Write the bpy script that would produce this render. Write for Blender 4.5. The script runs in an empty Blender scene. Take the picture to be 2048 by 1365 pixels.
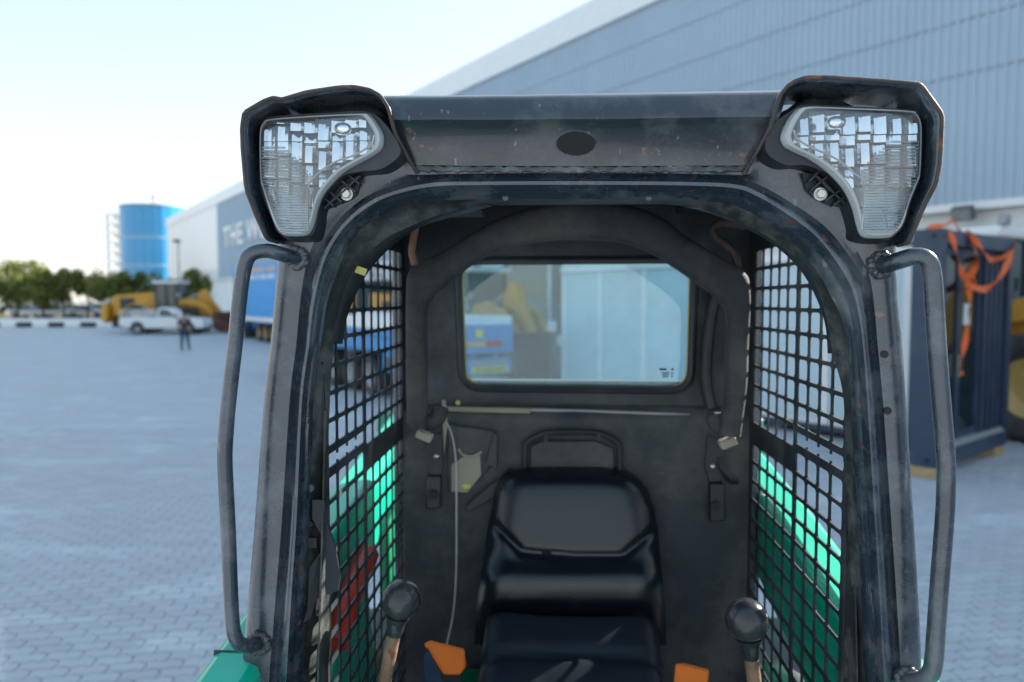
import bpy, bmesh, math, random
from mathutils import Vector, Matrix, noise
random.seed(7)
R = math.radians
scene = bpy.context.scene
COL = scene.collection

# ------------------------------------------------------------------ camera, sky, sun, exposure
LENS = 26.0
F = LENS / 36 * 2048                       # focal length in photo pixels
CAMH = 2.3
PITCH = math.atan((682.5 - 600) / F)       # horizon at photo row 600
cam = bpy.data.cameras.new('camera')
cam_o = bpy.data.objects.new('camera', cam)
COL.objects.link(cam_o)
cam.sensor_width = 36; cam.lens = LENS
cam.clip_start = 0.05; cam.clip_end = 3000
cam_o.location = (0, 0, CAMH)
cam_o.rotation_euler = (math.pi / 2 - PITCH, 0, 0)
cam.dof.use_dof = True
cam.dof.focus_distance = 1.22
cam.dof.aperture_fstop = 2.8
scene.camera = cam_o

SUN_EL, SUN_AZ = R(28.0), R(29.0)           # azimuth measured from +X towards +Y
world = bpy.data.worlds.new('World'); scene.world = world; world.use_nodes = True
wn = world.node_tree
sky = wn.nodes.new('ShaderNodeTexSky'); sky.sky_type = 'NISHITA'; sky.sun_disc = False
sky.sun_elevation = SUN_EL; sky.sun_rotation = R(90) - SUN_AZ
sky.altitude = 0; sky.air_density = 1.0; sky.dust_density = 0.6; sky.ozone_density = 1.0
bg = wn.nodes['Background']; bg.inputs[1].default_value = 0.15
# hazy air: the whole dome is evenly softened (c / (1 + 0.7 c)) and slightly greyed
_a = wn.nodes.new('ShaderNodeVectorMath'); _a.operation = 'MULTIPLY_ADD'; _a.inputs[1].default_value = (0.7,) * 3; _a.inputs[2].default_value = (1,) * 3
_d = wn.nodes.new('ShaderNodeVectorMath'); _d.operation = 'DIVIDE'
_h = wn.nodes.new('ShaderNodeHueSaturation'); _h.inputs['Hue'].default_value = 0.5; _h.inputs['Saturation'].default_value = 1.25
wn.links.new(sky.outputs[0], _a.inputs[0]); wn.links.new(sky.outputs[0], _d.inputs[0]); wn.links.new(_a.outputs[0], _d.inputs[1])
wn.links.new(_d.outputs[0], _h.inputs['Color']); wn.links.new(_h.outputs[0], bg.inputs[0])
sun = bpy.data.lights.new('sun', 'SUN'); sun.energy = 2.0; sun.angle = R(0.5); sun.color = (1, 0.93, 0.82)
sun_o = bpy.data.objects.new('sun', sun); COL.objects.link(sun_o)
sd = Vector((math.cos(SUN_EL) * math.cos(SUN_AZ), math.cos(SUN_EL) * math.sin(SUN_AZ), math.sin(SUN_EL)))
sun_o.rotation_euler = sd.to_track_quat('Z', 'Y').to_euler(); sun_o.location = (20, 0, 30)
scene.view_settings.view_transform = 'Standard'; scene.view_settings.look = 'None'
scene.view_settings.gamma = 1; scene.view_settings.use_curve_mapping = False
scene.view_settings.exposure = 2.95
scene.cycles.max_bounces = 8
scene.cycles.transparent_max_bounces = 12

# ------------------------------------------------------------------ pixel helpers (photo pixels -> places)
YAW = R(3.2)
D0 = F / 1197.0                            # distance of the cab's front frame
X0 = 151 / 1197.0
def ray(px, py):
    cx = (px - 1024) / F; cy = -(py - 682.5) / F; c, s = math.cos(PITCH), math.sin(PITCH)
    return Vector((cx, c + cy * s, -s + cy * c))
def lray(px, py):
    d = ray(px, py); c, s = math.cos(YAW), math.sin(YAW)
    o = Vector((-X0 * c + D0 * s, -X0 * s - D0 * c, CAMH))
    return o, Vector((d.x * c - d.y * s, d.x * s + d.y * c, d.z))
def fp(px, py, yl=0.0):                    # pixel -> cab space on the plane y = yl
    o, d = lray(px, py); return o + d * ((yl - o.y) / d.y)
def sp(px, py, xl):                        # pixel -> cab space on the side plane x = xl
    o, d = lray(px, py); return o + d * ((xl - o.x) / d.x)
def gx(px, Y):                             # world x for a pixel column at depth Y
    return (px - 1024) / F * Y

# ------------------------------------------------------------------ materials
MATS = {}
def mat(name, col, rough=0.5, metal=0.0, var=0.12, scale=6.0, bump=0.0, bscale=80.0, dust=0.0, dustcol=(0.34, 0.36, 0.37),
        rust=0.0, dscale=3.0, world=False, trans=0.0, spec=0.5, coat=0.0, stretch=(1, 1, 1), scratch=0.0):
    if name in MATS: return MATS[name]
    m = bpy.data.materials.new(name); m.use_nodes = True; nt = m.node_tree; N = nt.nodes; L = nt.links
    p = N['Principled BSDF']
    p.inputs['Roughness'].default_value = rough; p.inputs['Metallic'].default_value = metal
    p.inputs['Specular IOR Level'].default_value = spec
    p.inputs['Coat Weight'].default_value = coat
    p.inputs['Transmission Weight'].default_value = trans
    if world:
        src = N.new('ShaderNodeNewGeometry').outputs['Position']
    else:
        src = N.new('ShaderNodeTexCoord').outputs['Object']
    mp = N.new('ShaderNodeMapping'); mp.inputs['Scale'].default_value = stretch; L.new(src, mp.inputs[0]); src = mp.outputs[0]
    def nz(sc, det=5, ro=0.6):
        n = N.new('ShaderNodeTexNoise'); n.inputs['Scale'].default_value = sc; n.inputs['Detail'].default_value = det
        n.inputs['Roughness'].default_value = ro; L.new(src, n.inputs['Vector']); return n.outputs['Fac']
    def ramp(fac, a, b, lo=0.0, hi=1.0):
        r = N.new('ShaderNodeMapRange'); r.inputs[1].default_value = a; r.inputs[2].default_value = b
        r.inputs[3].default_value = lo; r.inputs[4].default_value = hi; L.new(fac, r.inputs[0]); return r.outputs[0]
    def mix(fac, a, b):
        x = N.new('ShaderNodeMix'); x.data_type = 'RGBA'
        if isinstance(fac, float): x.inputs[0].default_value = fac
        else: L.new(fac, x.inputs[0])
        for s, v in ((6, a), (7, b)):
            if isinstance(v, tuple): x.inputs[s].default_value = (*v, 1)
            else: L.new(v, x.inputs[s])
        return x.outputs[2]
    cl = lambda k: tuple(max(0, min(1, c * k)) for c in col)
    base = mix(ramp(nz(scale), 0.3, 0.7), cl(1 - var), cl(1 + var))
    rr = None
    if dust:
        f = ramp(nz(dscale, 8, 0.7), 0.52 - 0.12 * dust, 0.80, 0, min(1, dust))
        base = mix(f, base, dustcol)
        rr = ramp(f, 0, 1, rough, 0.9)
    if scratch:
        n = N.new('ShaderNodeTexNoise'); n.inputs['Scale'].default_value = 1.0; n.inputs['Detail'].default_value = 6
        m2 = N.new('ShaderNodeMapping'); m2.inputs['Scale'].default_value = (90, 90, 6); m2.inputs['Rotation'].default_value = (0.3, 0.5, 0)
        L.new(src, m2.inputs[0]); L.new(m2.outputs[0], n.inputs['Vector'])
        base = mix(ramp(n.outputs['Fac'], 0.66, 0.74, 0, scratch), base, (0.3, 0.31, 0.32))
    if rust:
        f = ramp(nz(26, 4, 0.5), 0.74 - 0.08 * rust, 0.78 - 0.08 * rust)
        base = mix(f, base, (0.17, 0.065, 0.03))
    L.new(base, p.inputs['Base Color'])
    if rr: L.new(rr, p.inputs['Roughness'])
    elif rough > 0.12:
        L.new(ramp(nz(scale * 2.3), 0.3, 0.7, rough * 0.82, min(1, rough * 1.18)), p.inputs['Roughness'])
    if bump:
        b = N.new('ShaderNodeBump'); b.inputs['Strength'].default_value = bump; b.inputs['Distance'].default_value = 0.01
        L.new(nz(bscale, 4), b.inputs['Height']); L.new(b.outputs[0], p.inputs['Normal'])
    MATS[name] = m; return m

def glass(name, tint, gloss=0.1, dusty=0.06, dustcol=(0.6, 0.65, 0.66), rough=0.02):
    if name in MATS: return MATS[name]
    m = bpy.data.materials.new(name); m.use_nodes = True; nt = m.node_tree; N = nt.nodes; L = nt.links
    N.remove(N['Principled BSDF']); out = N['Material Output']
    t = N.new('ShaderNodeBsdfTransparent'); t.inputs[0].default_value = (*tint, 1)
    g = N.new('ShaderNodeBsdfGlossy'); g.inputs['Roughness'].default_value = rough
    d = N.new('ShaderNodeBsdfDiffuse'); d.inputs[0].default_value = (*dustcol, 1)
    fr = N.new('ShaderNodeFresnel'); fr.inputs[0].default_value = 1.45
    mul = N.new('ShaderNodeMath'); mul.operation = 'MULTIPLY_ADD'; mul.inputs[1].default_value = 0.9; mul.inputs[2].default_value = gloss * 0.3
    L.new(fr.outputs[0], mul.inputs[0])
    m1 = N.new('ShaderNodeMixShader'); L.new(mul.outputs[0], m1.inputs[0]); L.new(t.outputs[0], m1.inputs[1]); L.new(g.outputs[0], m1.inputs[2])
    nzz = N.new('ShaderNodeTexNoise'); nzz.inputs['Scale'].default_value = 9; nzz.inputs['Detail'].default_value = 8
    tc = N.new('ShaderNodeTexCoord'); L.new(tc.outputs['Object'], nzz.inputs['Vector'])
    mr = N.new('ShaderNodeMapRange'); mr.inputs[1].default_value = 0.35; mr.inputs[2].default_value = 0.75; mr.inputs[3].default_value = dusty * 0.4; mr.inputs[4].default_value = dusty * 1.8
    L.new(nzz.outputs['Fac'], mr.inputs[0])
    m2 = N.new('ShaderNodeMixShader'); L.new(mr.outputs[0], m2.inputs[0]); L.new(m1.outputs[0], m2.inputs[1]); L.new(d.outputs[0], m2.inputs[2])
    L.new(m2.outputs[0], out.inputs['Surface'])
    MATS[name] = m; return m

# machine
BLK = mat('black_paint', (0.020, 0.031, 0.047), 0.25, var=0.25, dust=0.42, dscale=11, rust=0.9, spec=0.9, coat=0.25, bump=0.05, bscale=220, scratch=0.5)
BLK_IN = mat('black_paint_inside', (0.02, 0.027, 0.034), 0.5, var=0.3, dust=0.3, bump=0.06, bscale=150)
LIP = mat('worn_black_lip', (0.018, 0.023, 0.024), 0.5, var=0.4, scale=30, dust=0.5, dscale=14, dustcol=(0.30, 0.32, 0.30), bump=0.3, bscale=300)
EDGE = mat('rusty_edge', (0.05, 0.04, 0.038), 0.6, var=0.4, scale=25, rust=1.6, bump=0.3, bscale=200)
WELD = mat('weld_bead', (0.06, 0.064, 0.07), 0.4, metal=0.2, var=0.4, scale=60, dust=0.6, dscale=20, bump=0.35, bscale=160)
PLAST = mat('black_plastic', (0.016, 0.02, 0.026), 0.42, var=0.2, bump=0.15, bscale=400, dust=0.15)
PADM = mat('padded_foam', (0.027, 0.031, 0.037), 0.75, var=0.25, dust=0.5, dscale=5, bump=0.25, bscale=260, dustcol=(0.2, 0.18, 0.15))
VINYL = mat('black_vinyl', (0.006, 0.009, 0.014), 0.24, spec=0.6, var=0.15, bump=0.08, bscale=500)
PANEL = mat('rear_trim_panel', (0.02, 0.029, 0.038), 0.55, var=0.2, bump=0.2, bscale=420, dust=0.75, dscale=3.2, dustcol=(0.2, 0.19, 0.155))
DUSTY = mat('dusty_beige_trim', (0.33, 0.31, 0.24), 0.85, var=0.25, bump=0.2, dust=0.5, dustcol=(0.1, 0.09, 0.08))
GREEN = mat('mint_green_paint', (0.0, 0.42, 0.27), 0.3, var=0.06, coat=0.3, dust=0.12, dscale=6)
DGREEN = mat('green_body_paint', (0.0, 0.2, 0.085), 0.4, var=0.1, dust=0.2)
RED = mat('red_paint', (0.55, 0.04, 0.015), 0.4, var=0.12, dust=0.2)
ORANGE = mat('orange_webbing', (0.75, 0.16, 0.01), 0.65, var=0.15, bump=0.3, bscale=300, dust=0.2, dscale=12, dustcol=(0.2, 0.1, 0.05))
STEEL = mat('zinc_steel', (0.55, 0.54, 0.5), 0.35, metal=0.9, var=0.2)
CHROME = mat('lamp_reflector', (0.88, 0.9, 0.92), 0.12, metal=1.0, var=0.05)
LENSRIM = mat('clear_lens_rim', (0.42, 0.45, 0.46), 0.25, var=0.1, coat=0.4)
RUSTPIPE = mat('rusty_pipe', (0.2, 0.12, 0.075), 0.7, var=0.45, scale=20, rust=1.5, bump=0.3)
RUBBER = mat('tyre_rubber', (0.03, 0.03, 0.031), 0.8, var=0.25, dust=0.6, dscale=2.5, dustcol=(0.22, 0.2, 0.18))
WIRE = mat('grey_cable', (0.4, 0.42, 0.42), 0.5)
TAG = mat('yellow_tag', (0.55, 0.5, 0.16), 0.6)
WHITEBIT = mat('white_label', (0.7, 0.72, 0.72), 0.6)
HOLE = mat('hole_black', (0.004, 0.004, 0.005), 0.5)
LENS_G = glass('lamp_lens', (0.95, 0.97, 0.98), 0.25, 0.07, (0.6, 0.64, 0.66))
RIB_G = glass('lamp_lens_rib', (0.8, 0.84, 0.86), 0.5, 0.35, (0.62, 0.68, 0.7))
WIN_G = glass('rear_window_glass', (0.80, 0.96, 0.99), 0.12, 0.10, (0.55, 0.66, 0.68))
# place
YEL = mat('machine_yellow', (0.55, 0.27, 0.02), 0.45, var=0.15, dust=0.35, dscale=1.5, dustcol=(0.35, 0.25, 0.13), scale=2)
YELD = mat('machine_yellow_faded', (0.5, 0.33, 0.1), 0.6, var=0.2, dust=0.5, dscale=1.2, scale=2)
MBLK = mat('machine_black', (0.03, 0.03, 0.032), 0.5, var=0.3, dust=0.3)
BUCK = mat('rusty_bucket_steel', (0.12, 0.055, 0.035), 0.7, var=0.4, scale=2, rust=1.0)
GLS = mat('dark_cab_glass', (0.02, 0.05, 0.06), 0.06, spec=0.8)
WHT = mat('white_paint', (0.75, 0.76, 0.76), 0.35, var=0.05, dust=0.15, dscale=1.5)
WALLW = mat('white_render', (0.74, 0.75, 0.75), 0.75, var=0.05, scale=0.6, dust=0.15, dscale=0.4)
CLAD = mat('grey_cladding', (0.37, 0.46, 0.55), 0.5, var=0.04, scale=0.4, dust=0.1, dscale=0.3)
CLADD = mat('cladding_seam', (0.31, 0.39, 0.47), 0.5)
BLUE = mat('trailer_blue', (0.015, 0.24, 0.55), 0.4, var=0.1, dust=0.25, dscale=1.5)
BLUEC = mat('blue_curtain', (0.005, 0.28, 0.66), 0.5, var=0.06, scale=1)
NAVY = mat('navy_steel', (0.025, 0.045, 0.085), 0.45, var=0.12, dust=0.15, dscale=2)
NAVYG = mat('navy_dark_glass', (0.008, 0.02, 0.026), 0.05, spec=0.8)
GREY = mat('mid_grey_metal', (0.3, 0.31, 0.32), 0.5)
DGREY = mat('dark_grey_metal', (0.09, 0.1, 0.11), 0.5, dust=0.2)
WOOD = mat('pale_timber', (0.42, 0.28, 0.14), 0.8, var=0.3, scale=12, stretch=(1, 1, 6))
STRAP = mat('orange_ratchet_strap', (0.72, 0.12, 0.015), 0.6, var=0.12, bump=0.2)
PALE = mat('pale_blue_panel', (0.50, 0.61, 0.66), 0.45, var=0.04, scale=1.0)
CONC = mat('pale_concrete', (0.5, 0.5, 0.48), 0.85, var=0.12, scale=2, bump=0.2, bscale=30)
KERBW = mat('white_kerb_paint', (0.78, 0.78, 0.76), 0.7, var=0.1)
KERBB = mat('black_kerb_paint', (0.03, 0.03, 0.032), 0.7, var=0.2)
TOWG = mat('blue_tower_glass', (0.01, 0.23, 0.47), 0.18, var=0.25, scale=0.05, spec=0.8)
TOWM = mat('tower_mullion', (0.3, 0.45, 0.55), 0.5)
BARK = mat('bark', (0.12, 0.085, 0.055), 0.9, var=0.3, scale=8)
SKIN = mat('skin', (0.25, 0.13, 0.08), 0.6)
NAVC = mat('navy_cloth', (0.012, 0.028, 0.06), 0.85, var=0.2)
TEALC = mat('dark_teal_cloth', (0.012, 0.05, 0.07), 0.85, var=0.2)
HAIR = mat('dark_hair', (0.01, 0.008, 0.007), 0.7)
SOIL = mat('dry_soil', (0.16, 0.12, 0.075), 0.95, var=0.3, scale=1.5)
REDL = mat('red_lamp', (0.5, 0.02, 0.015), 0.25)
AMBER = mat('amber_reflector', (0.8, 0.35, 0.03), 0.3)
YSIGN = mat('yellow_plate', (0.8, 0.62, 0.03), 0.5)
TEALR = mat('scratched_visor', (0.010, 0.013, 0.018), 0.30, spec=0.8, coat=0.4, var=0.3, dust=0.4, rust=1.0, scratch=0.6, dscale=9, dustcol=(0.25, 0.25, 0.24), bump=0.05, bscale=120)

def leaf_mat(name, c1, c2):
    m = bpy.data.materials.new(name); m.use_nodes = True; nt = m.node_tree; N = nt.nodes; L = nt.links
    p = N['Principled BSDF']; g = N.new('ShaderNodeNewGeometry')
    r = N.new('ShaderNodeMix'); r.data_type = 'RGBA'; r.inputs[6].default_value = (*c1, 1); r.inputs[7].default_value = (*c2, 1)
    L.new(g.outputs['Random Per Island'], r.inputs[0]); L.new(r.outputs[2], p.inputs['Base Color'])
    p.inputs['Roughness'].default_value = 0.6
    t = N.new('ShaderNodeBsdfTranslucent'); L.new(r.outputs[2], t.inputs[0])
    mx = N.new('ShaderNodeMixShader'); mx.inputs[0].default_value = 0.35
    L.new(p.outputs[0], mx.inputs[1]); L.new(t.outputs[0], mx.inputs[2]); L.new(mx.outputs[0], N['Material Output'].inputs[0])
    return m
LEAF = leaf_mat('tree_leaf', (0.08, 0.125, 0.022), (0.22, 0.23, 0.05))
LEAF2 = leaf_mat('shrub_leaf', (0.04, 0.075, 0.015), (0.09, 0.12, 0.03))

def paver_mat(name, sheet=False):
    m = bpy.data.materials.new(name); m.use_nodes = True; nt = m.node_tree; N = nt.nodes; L = nt.links
    p = N['Principled BSDF']; p.inputs['Roughness'].default_value = 0.62
    g = N.new('ShaderNodeNewGeometry')
    def nz(sc, det=5, st=(1, 1, 1), ro=0.6):
        mp = N.new('ShaderNodeMapping'); mp.inputs['Scale'].default_value = st; L.new(g.outputs['Position'], mp.inputs[0])
        n = N.new('ShaderNodeTexNoise'); n.inputs['Scale'].default_value = sc; n.inputs['Detail'].default_value = det; n.inputs['Roughness'].default_value = ro
        L.new(mp.outputs[0], n.inputs['Vector']); return n.outputs['Fac']
    def mr(f, a, b, lo, hi):
        r = N.new('ShaderNodeMapRange'); r.inputs[1].default_value = a; r.inputs[2].default_value = b; r.inputs[3].default_value = lo; r.inputs[4].default_value = hi
        L.new(f, r.inputs[0]); return r.outputs[0]
    def mix(f, a, b):
        x = N.new('ShaderNodeMix'); x.data_type = 'RGBA'; L.new(f, x.inputs[0])
        for s, v in ((6, a), (7, b)):
            if isinstance(v, tuple): x.inputs[s].default_value = (*v, 1)
            else: L.new(v, x.inputs[s])
        return x.outputs[2]
    if sheet:
        v = N.new('ShaderNodeTexVoronoi'); v.inputs['Scale'].default_value = 6.5; v.feature = 'F1'
        mp = N.new('ShaderNodeMapping'); mp.inputs['Scale'].default_value = (1, 2, 1); mp.inputs['Rotation'].default_value = (0, 0, 0.2)
        L.new(g.outputs['Position'], mp.inputs[0]); L.new(mp.outputs[0], v.inputs['Vector'])
        rnd = N.new('ShaderNodeSeparateColor'); L.new(v.outputs['Color'], rnd.inputs[0]); rndv = rnd.outputs[0]
    else:
        oi = N.new('ShaderNodeObjectInfo')
        ad = N.new('ShaderNodeMath'); ad.operation = 'ADD'; L.new(g.outputs['Random Per Island'], ad.inputs[0]); L.new(oi.outputs['Random'], ad.inputs[1])
        fr = N.new('ShaderNodeMath'); fr.operation = 'FRACT'; L.new(ad.outputs[0], fr.inputs[0]); rndv = fr.outputs[0]
    b = mix(rndv, (0.37, 0.41, 0.45), (0.44, 0.48, 0.52))
    b = mix(mr(nz(1.3, 7, (0.5, 1.3, 1), 0.65), 0.54, 0.68, 0, 0.75), b, (0.62, 0.66, 0.70))   # pale worn areas
    b = mix(mr(nz(0.35, 5), 0.5, 0.75, 0, 0.4), b, (0.33, 0.36, 0.39))      # darker stains
    b = mix(mr(nz(60, 3), 0.35, 0.7, 0, 0.3), b, (0.27, 0.27, 0.27))
    L.new(b, p.inputs['Base Color'])
    bp = N.new('ShaderNodeBump'); bp.inputs['Strength'].default_value = 0.3; bp.inputs['Distance'].default_value = 0.01
    L.new(nz(90, 4), bp.inputs['Height']); L.new(bp.outputs[0], p.inputs['Normal'])
    return m
PAV = paver_mat('concrete_paver'); PAVS = paver_mat('paved_yard', True)
JOINT = mat('sand_joint', (0.2, 0.205, 0.21), 0.95, var=0.2, scale=20)

# ------------------------------------------------------------------ mesh helpers
def link(o, parent=None):
    COL.objects.link(o)
    if parent is not None: o.parent = parent
    return o
def thing(name, label, cat, loc=(0, 0, 0), rz=0, group=None):
    o = bpy.data.objects.new(name, None); o.empty_display_size = 0.2; link(o)
    o.location = loc; o.rotation_euler = (0, 0, rz); tag(o, label, cat, group); return o
def tag(o, label=None, cat=None, group=None, kind=None):
    if label: o['label'] = label
    if cat: o['category'] = cat
    if group: o['group'] = group
    if kind: o['kind'] = kind
    return o
def mobj(name, verts, faces, m, parent=None, smooth=40, bevel=0, solid=0, soff=0, sub=0):
    me = bpy.data.meshes.new(name); me.from_pydata([tuple(v) for v in verts], [], faces)
    bm = bmesh.new(); bm.from_mesh(me); bmesh.ops.recalc_face_normals(bm, faces=bm.faces); bm.to_mesh(me); bm.free()
    me.materials.append(m)
    if smooth:
        me.polygons.foreach_set('use_smooth', [True] * len(me.polygons)); me.set_sharp_from_angle(angle=R(smooth))
    o = link(bpy.data.objects.new(name, me), parent)
    if solid:
        s = o.modifiers.new('solid', 'SOLIDIFY'); s.thickness = solid; s.offset = soff
    if bevel:
        b = o.modifiers.new('bevel', 'BEVEL'); b.width = bevel; b.segments = 2; b.limit_method = 'ANGLE'; b.angle_limit = R(35)
    if sub:
        s = o.modifiers.new('sub', 'SUBSURF'); s.levels = sub; s.render_levels = sub
    return o
def crom(pts, n=6, closed=False):
    P = [Vector(p) for p in pts]; out = []; k = len(P)
    rng = range(k) if closed else range(k - 1)
    for i in rng:
        if closed: a, b, c, d = P[(i - 1) % k], P[i], P[(i + 1) % k], P[(i + 2) % k]
        else: a, b, c, d = P[max(i - 1, 0)], P[i], P[i + 1], P[min(i + 2, k - 1)]
        for j in range(n):
            t = j / n
            out.append(0.5 * ((2 * b) + (c - a) * t + (2 * a - 5 * b + 4 * c - d) * t * t + (3 * b - a - 3 * c + d) * t ** 3))
    if not closed: out.append(P[-1].copy())
    return out
class MB:
    def __init__(s): s.v = []; s.f = []
    def add(s, vs, fs):
        n = len(s.v); s.v += [Vector(x) for x in vs]; s.f += [tuple(n + i for i in q) for q in fs]; return s
    def box(s, c, d, rot=None):
        x, y, z = d[0] / 2, d[1] / 2, d[2] / 2
        vs = [Vector(p) for p in ((-x, -y, -z), (x, -y, -z), (x, y, -z), (-x, y, -z), (-x, -y, z), (x, -y, z), (x, y, z), (-x, y, z))]
        if rot is not None: vs = [rot @ v for v in vs]
        return s.add([v + Vector(c) for v in vs], [(0, 3, 2, 1), (4, 5, 6, 7), (0, 1, 5, 4), (1, 2, 6, 5), (2, 3, 7, 6), (3, 0, 4, 7)])
    def b2(s, lo, hi): return s.box([(a + b) / 2 for a, b in zip(lo, hi)], [b - a for a, b in zip(lo, hi)])
    def tube(s, pts, r, n=12, caps=True, flat=1.0):
        P = [Vector(p) for p in pts]; k = len(P); rr = r if isinstance(r, (list, tuple)) else [r] * k
        up = None; rings = []
        for i in range(k):
            t = (P[min(i + 1, k - 1)] - P[max(i - 1, 0)]).normalized()
            if up is None:
                up = Vector((0, 0, 1)) if abs(t.z) < 0.9 else Vector((0, 1, 0))
            a = t.cross(up).normalized(); up = a.cross(t).normalized()
            rings.append([P[i] + a * (math.cos(q * 2 * math.pi / n) * rr[i]) + up * (math.sin(q * 2 * math.pi / n) * rr[i] * flat) for q in range(n)])
        vs = [v for g in rings for v in g]; fs = []
        for i in range(k - 1):
            for q in range(n):
                fs.append((i * n + q, i * n + (q + 1) % n, (i + 1) * n + (q + 1) % n, (i + 1) * n + q))
        if caps: fs.append(tuple(range(n))[::-1]); fs.append(tuple((k - 1) * n + q for q in range(n)))
        return s.add(vs, fs)
    def cyl(s, a, b, r, n=16, r2=None): return s.tube([a, b], [r, r if r2 is None else r2], n)
    def lathe(s, prof, n=24, M=None):       # profile (r, h) around local z
        vs = []; fs = []; k = len(prof)
        for i in range(n):
            a = 2 * math.pi * i / n
            for r, h in prof: vs.append(Vector((r * math.cos(a), r * math.sin(a), h)))
        for i in range(n):
            j = (i + 1) % n
            for q in range(k - 1): fs.append((i * k + q, j * k + q, j * k + q + 1, i * k + q + 1))
        if M is not None: vs = [M @ v for v in vs]
        return s.add(vs, fs)
    def prism(s, poly, axis, a, b):         # poly of 2D points extruded along axis from a to b
        k = len(poly); vs = []
        for h in (a, b):
            for u, w in poly:
                vs.append((h, u, w) if axis == 'x' else (u, h, w) if axis == 'y' else (u, w, h))
        fs = [tuple(range(k))[::-1], tuple(range(k, 2 * k))] + [(i, (i + 1) % k, k + (i + 1) % k, k + i) for i in range(k)]
        return s.add(vs, fs)
    def sphere(s, c, r, n=16, m=10, sc=(1, 1, 1)):
        c = Vector(c); vs = [c + Vector((0, 0, r * sc[2]))]; fs = []
        for i in range(1, m):
            t = math.pi * i / m
            for q in range(n):
                a = 2 * math.pi * q / n
                vs.append(c + Vector((r * sc[0] * math.sin(t) * math.cos(a), r * sc[1] * math.sin(t) * math.sin(a), r * sc[2] * math.cos(t))))
        vs.append(c - Vector((0, 0, r * sc[2]))); e = len(vs) - 1
        for q in range(n): fs.append((0, 1 + q, 1 + (q + 1) % n))
        for i in range(m - 2):
            for q in range(n):
                A = 1 + i * n; fs.append((A + q, A + n + q, A + n + (q + 1) % n, A + (q + 1) % n))
        A = 1 + (m - 2) * n
        for q in range(n): fs.append((A + q, e, A + (q + 1) % n))
        return s.add(vs, fs)
    def build(s, name, m, parent=None, **k): return mobj(name, s.v, s.f, m, parent, **k)
def copy_tree(o, parent=None):
    c = o.copy(); link(c, parent)
    for ch in o.children: copy_tree(ch, c)
    return c
RZ = lambda a: Matrix.Rotation(a, 3, 'Z')

# ================================================================== SETTING
WD = Vector((-1004 / F, 1, 0)).normalized()          # direction in which the warehouse recedes
WN = Vector((WD.y, -WD.x, 0))                        # pointing away from the yard
WX0 = 20.6                                           # the wall crosses y = 0 here
def wall(s, off=0.0, z=0.0):                         # s metres along the wall from y=0, off metres into the yard
    return Vector((WX0, 0, z)) + WD * s - WN * off
def s_at(px): k = (px - 1024) / F; return WX0 / (k * WD.y - WD.x)

# ground
g = MB(); S = 900
g.add([(-S, -S, -0.005), (S, -S, -0.005), (S, S, -0.005), (-S, S, -0.005)], [(0, 1, 2, 3)])
ground = g.build('ground', PAVS, smooth=0); tag(ground, kind='structure')

# pavers (interlocking zigzag stones near the machine)
PL, PW = 0.225, 0.1125
def paver_poly(gap=0.0035):
    a, b = 0.011, 0.010; hx, hy = PL / 2, PW / 2
    bot = [(-hx + i * PL / 4, -hy + (a if i % 2 else -a)) for i in range(5)]
    top = [(x, y + PW) for x, y in bot]
    pts = bot + [(hx + b, 0)] + top[::-1] + [(-hx + b, 0)]
    return [(x * (1 - 2 * gap / PL), y * (1 - 2 * gap / PW)) for x, y in pts]
PP = paver_poly(); K = len(PP)
def paver_geo(h=0.022):
    inner = [(x * 0.965, y * 0.93) for x, y in PP]
    vs = [(x, y, 0.002) for x, y in PP] + [(x, y, h - 0.005) for x, y in PP] + [(x, y, h) for x, y in inner]
    fs = [(i, (i + 1) % K, K + (i + 1) % K, K + i) for i in range(K)] + [(K + i, K + (i + 1) % K, 2 * K + (i + 1) % K, 2 * K + i) for i in range(K)]
    fs += [tuple(range(2 * K, 3 * K))]
    return vs, fs
pv, pf = paver_geo()
PROT = R(9)
near, far = [], []
for i in range(-60, 61):
    for j in range(20, 190):
        lx = (i + (0.5 if j % 2 else 0)) * PL; ly = j * PW
        c = RZ(PROT) @ Vector((lx, ly, 0))
        if not (-8.5 < c.x < 9 and 2.6 < c.y < 13.5): continue
        if abs(c.x - 0.1) < 1.0 and c.y < 3.9: continue
        u = c.x / c.y
        pxx, pyy = 1024 + u * F, 600 + F * CAMH / c.y
        vis = pyy < 1385 and ((-20 < pxx < 500) or (1840 < pxx < 2070))
        (near if vis else far).append((c.y, c, random.uniform(-1, 1)))
near.sort(key=lambda t: t[0])
rest = near[300:] + far; near = near[:300]
pme = None
for d, c, q in near:
    if pme is None:
        o = mobj('paver', pv, pf, PAV, ground, smooth=0); pme = o.data
    else:
        o = link(bpy.data.objects.new('paver', pme), ground)
    o.location = (c.x, c.y, -0.020 + 0.0012 * q); o.rotation_euler = (R(0.25) * q, R(0.2) * random.uniform(-1, 1), PROT)
M3 = RZ(PROT); vs = []; fs = []
pv2 = [M3 @ Vector(v) for v in pv]
for d, c, q in rest:
    n = len(vs); off = Vector((c.x, c.y, -0.020 + 0.0012 * q)); vs += [v + off for v in pv2]; fs += [tuple(n + k for k in f) for f in pf]
me = bpy.data.meshes.new('paving'); me.from_pydata([tuple(v) for v in vs], [], fs); me.materials.append(PAV)
tag(link(bpy.data.objects.new('paving', me), ground), kind='stuff')
jm = MB(); jm.add([(-8.45, 2.65, -0.0025), (8.95, 2.65, -0.0025), (8.95, 13.42, -0.0025), (-8.45, 13.42, -0.0025)], [(0, 1, 2, 3)])
jm.build('joint_sand', JOINT, ground, smooth=0)

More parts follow.
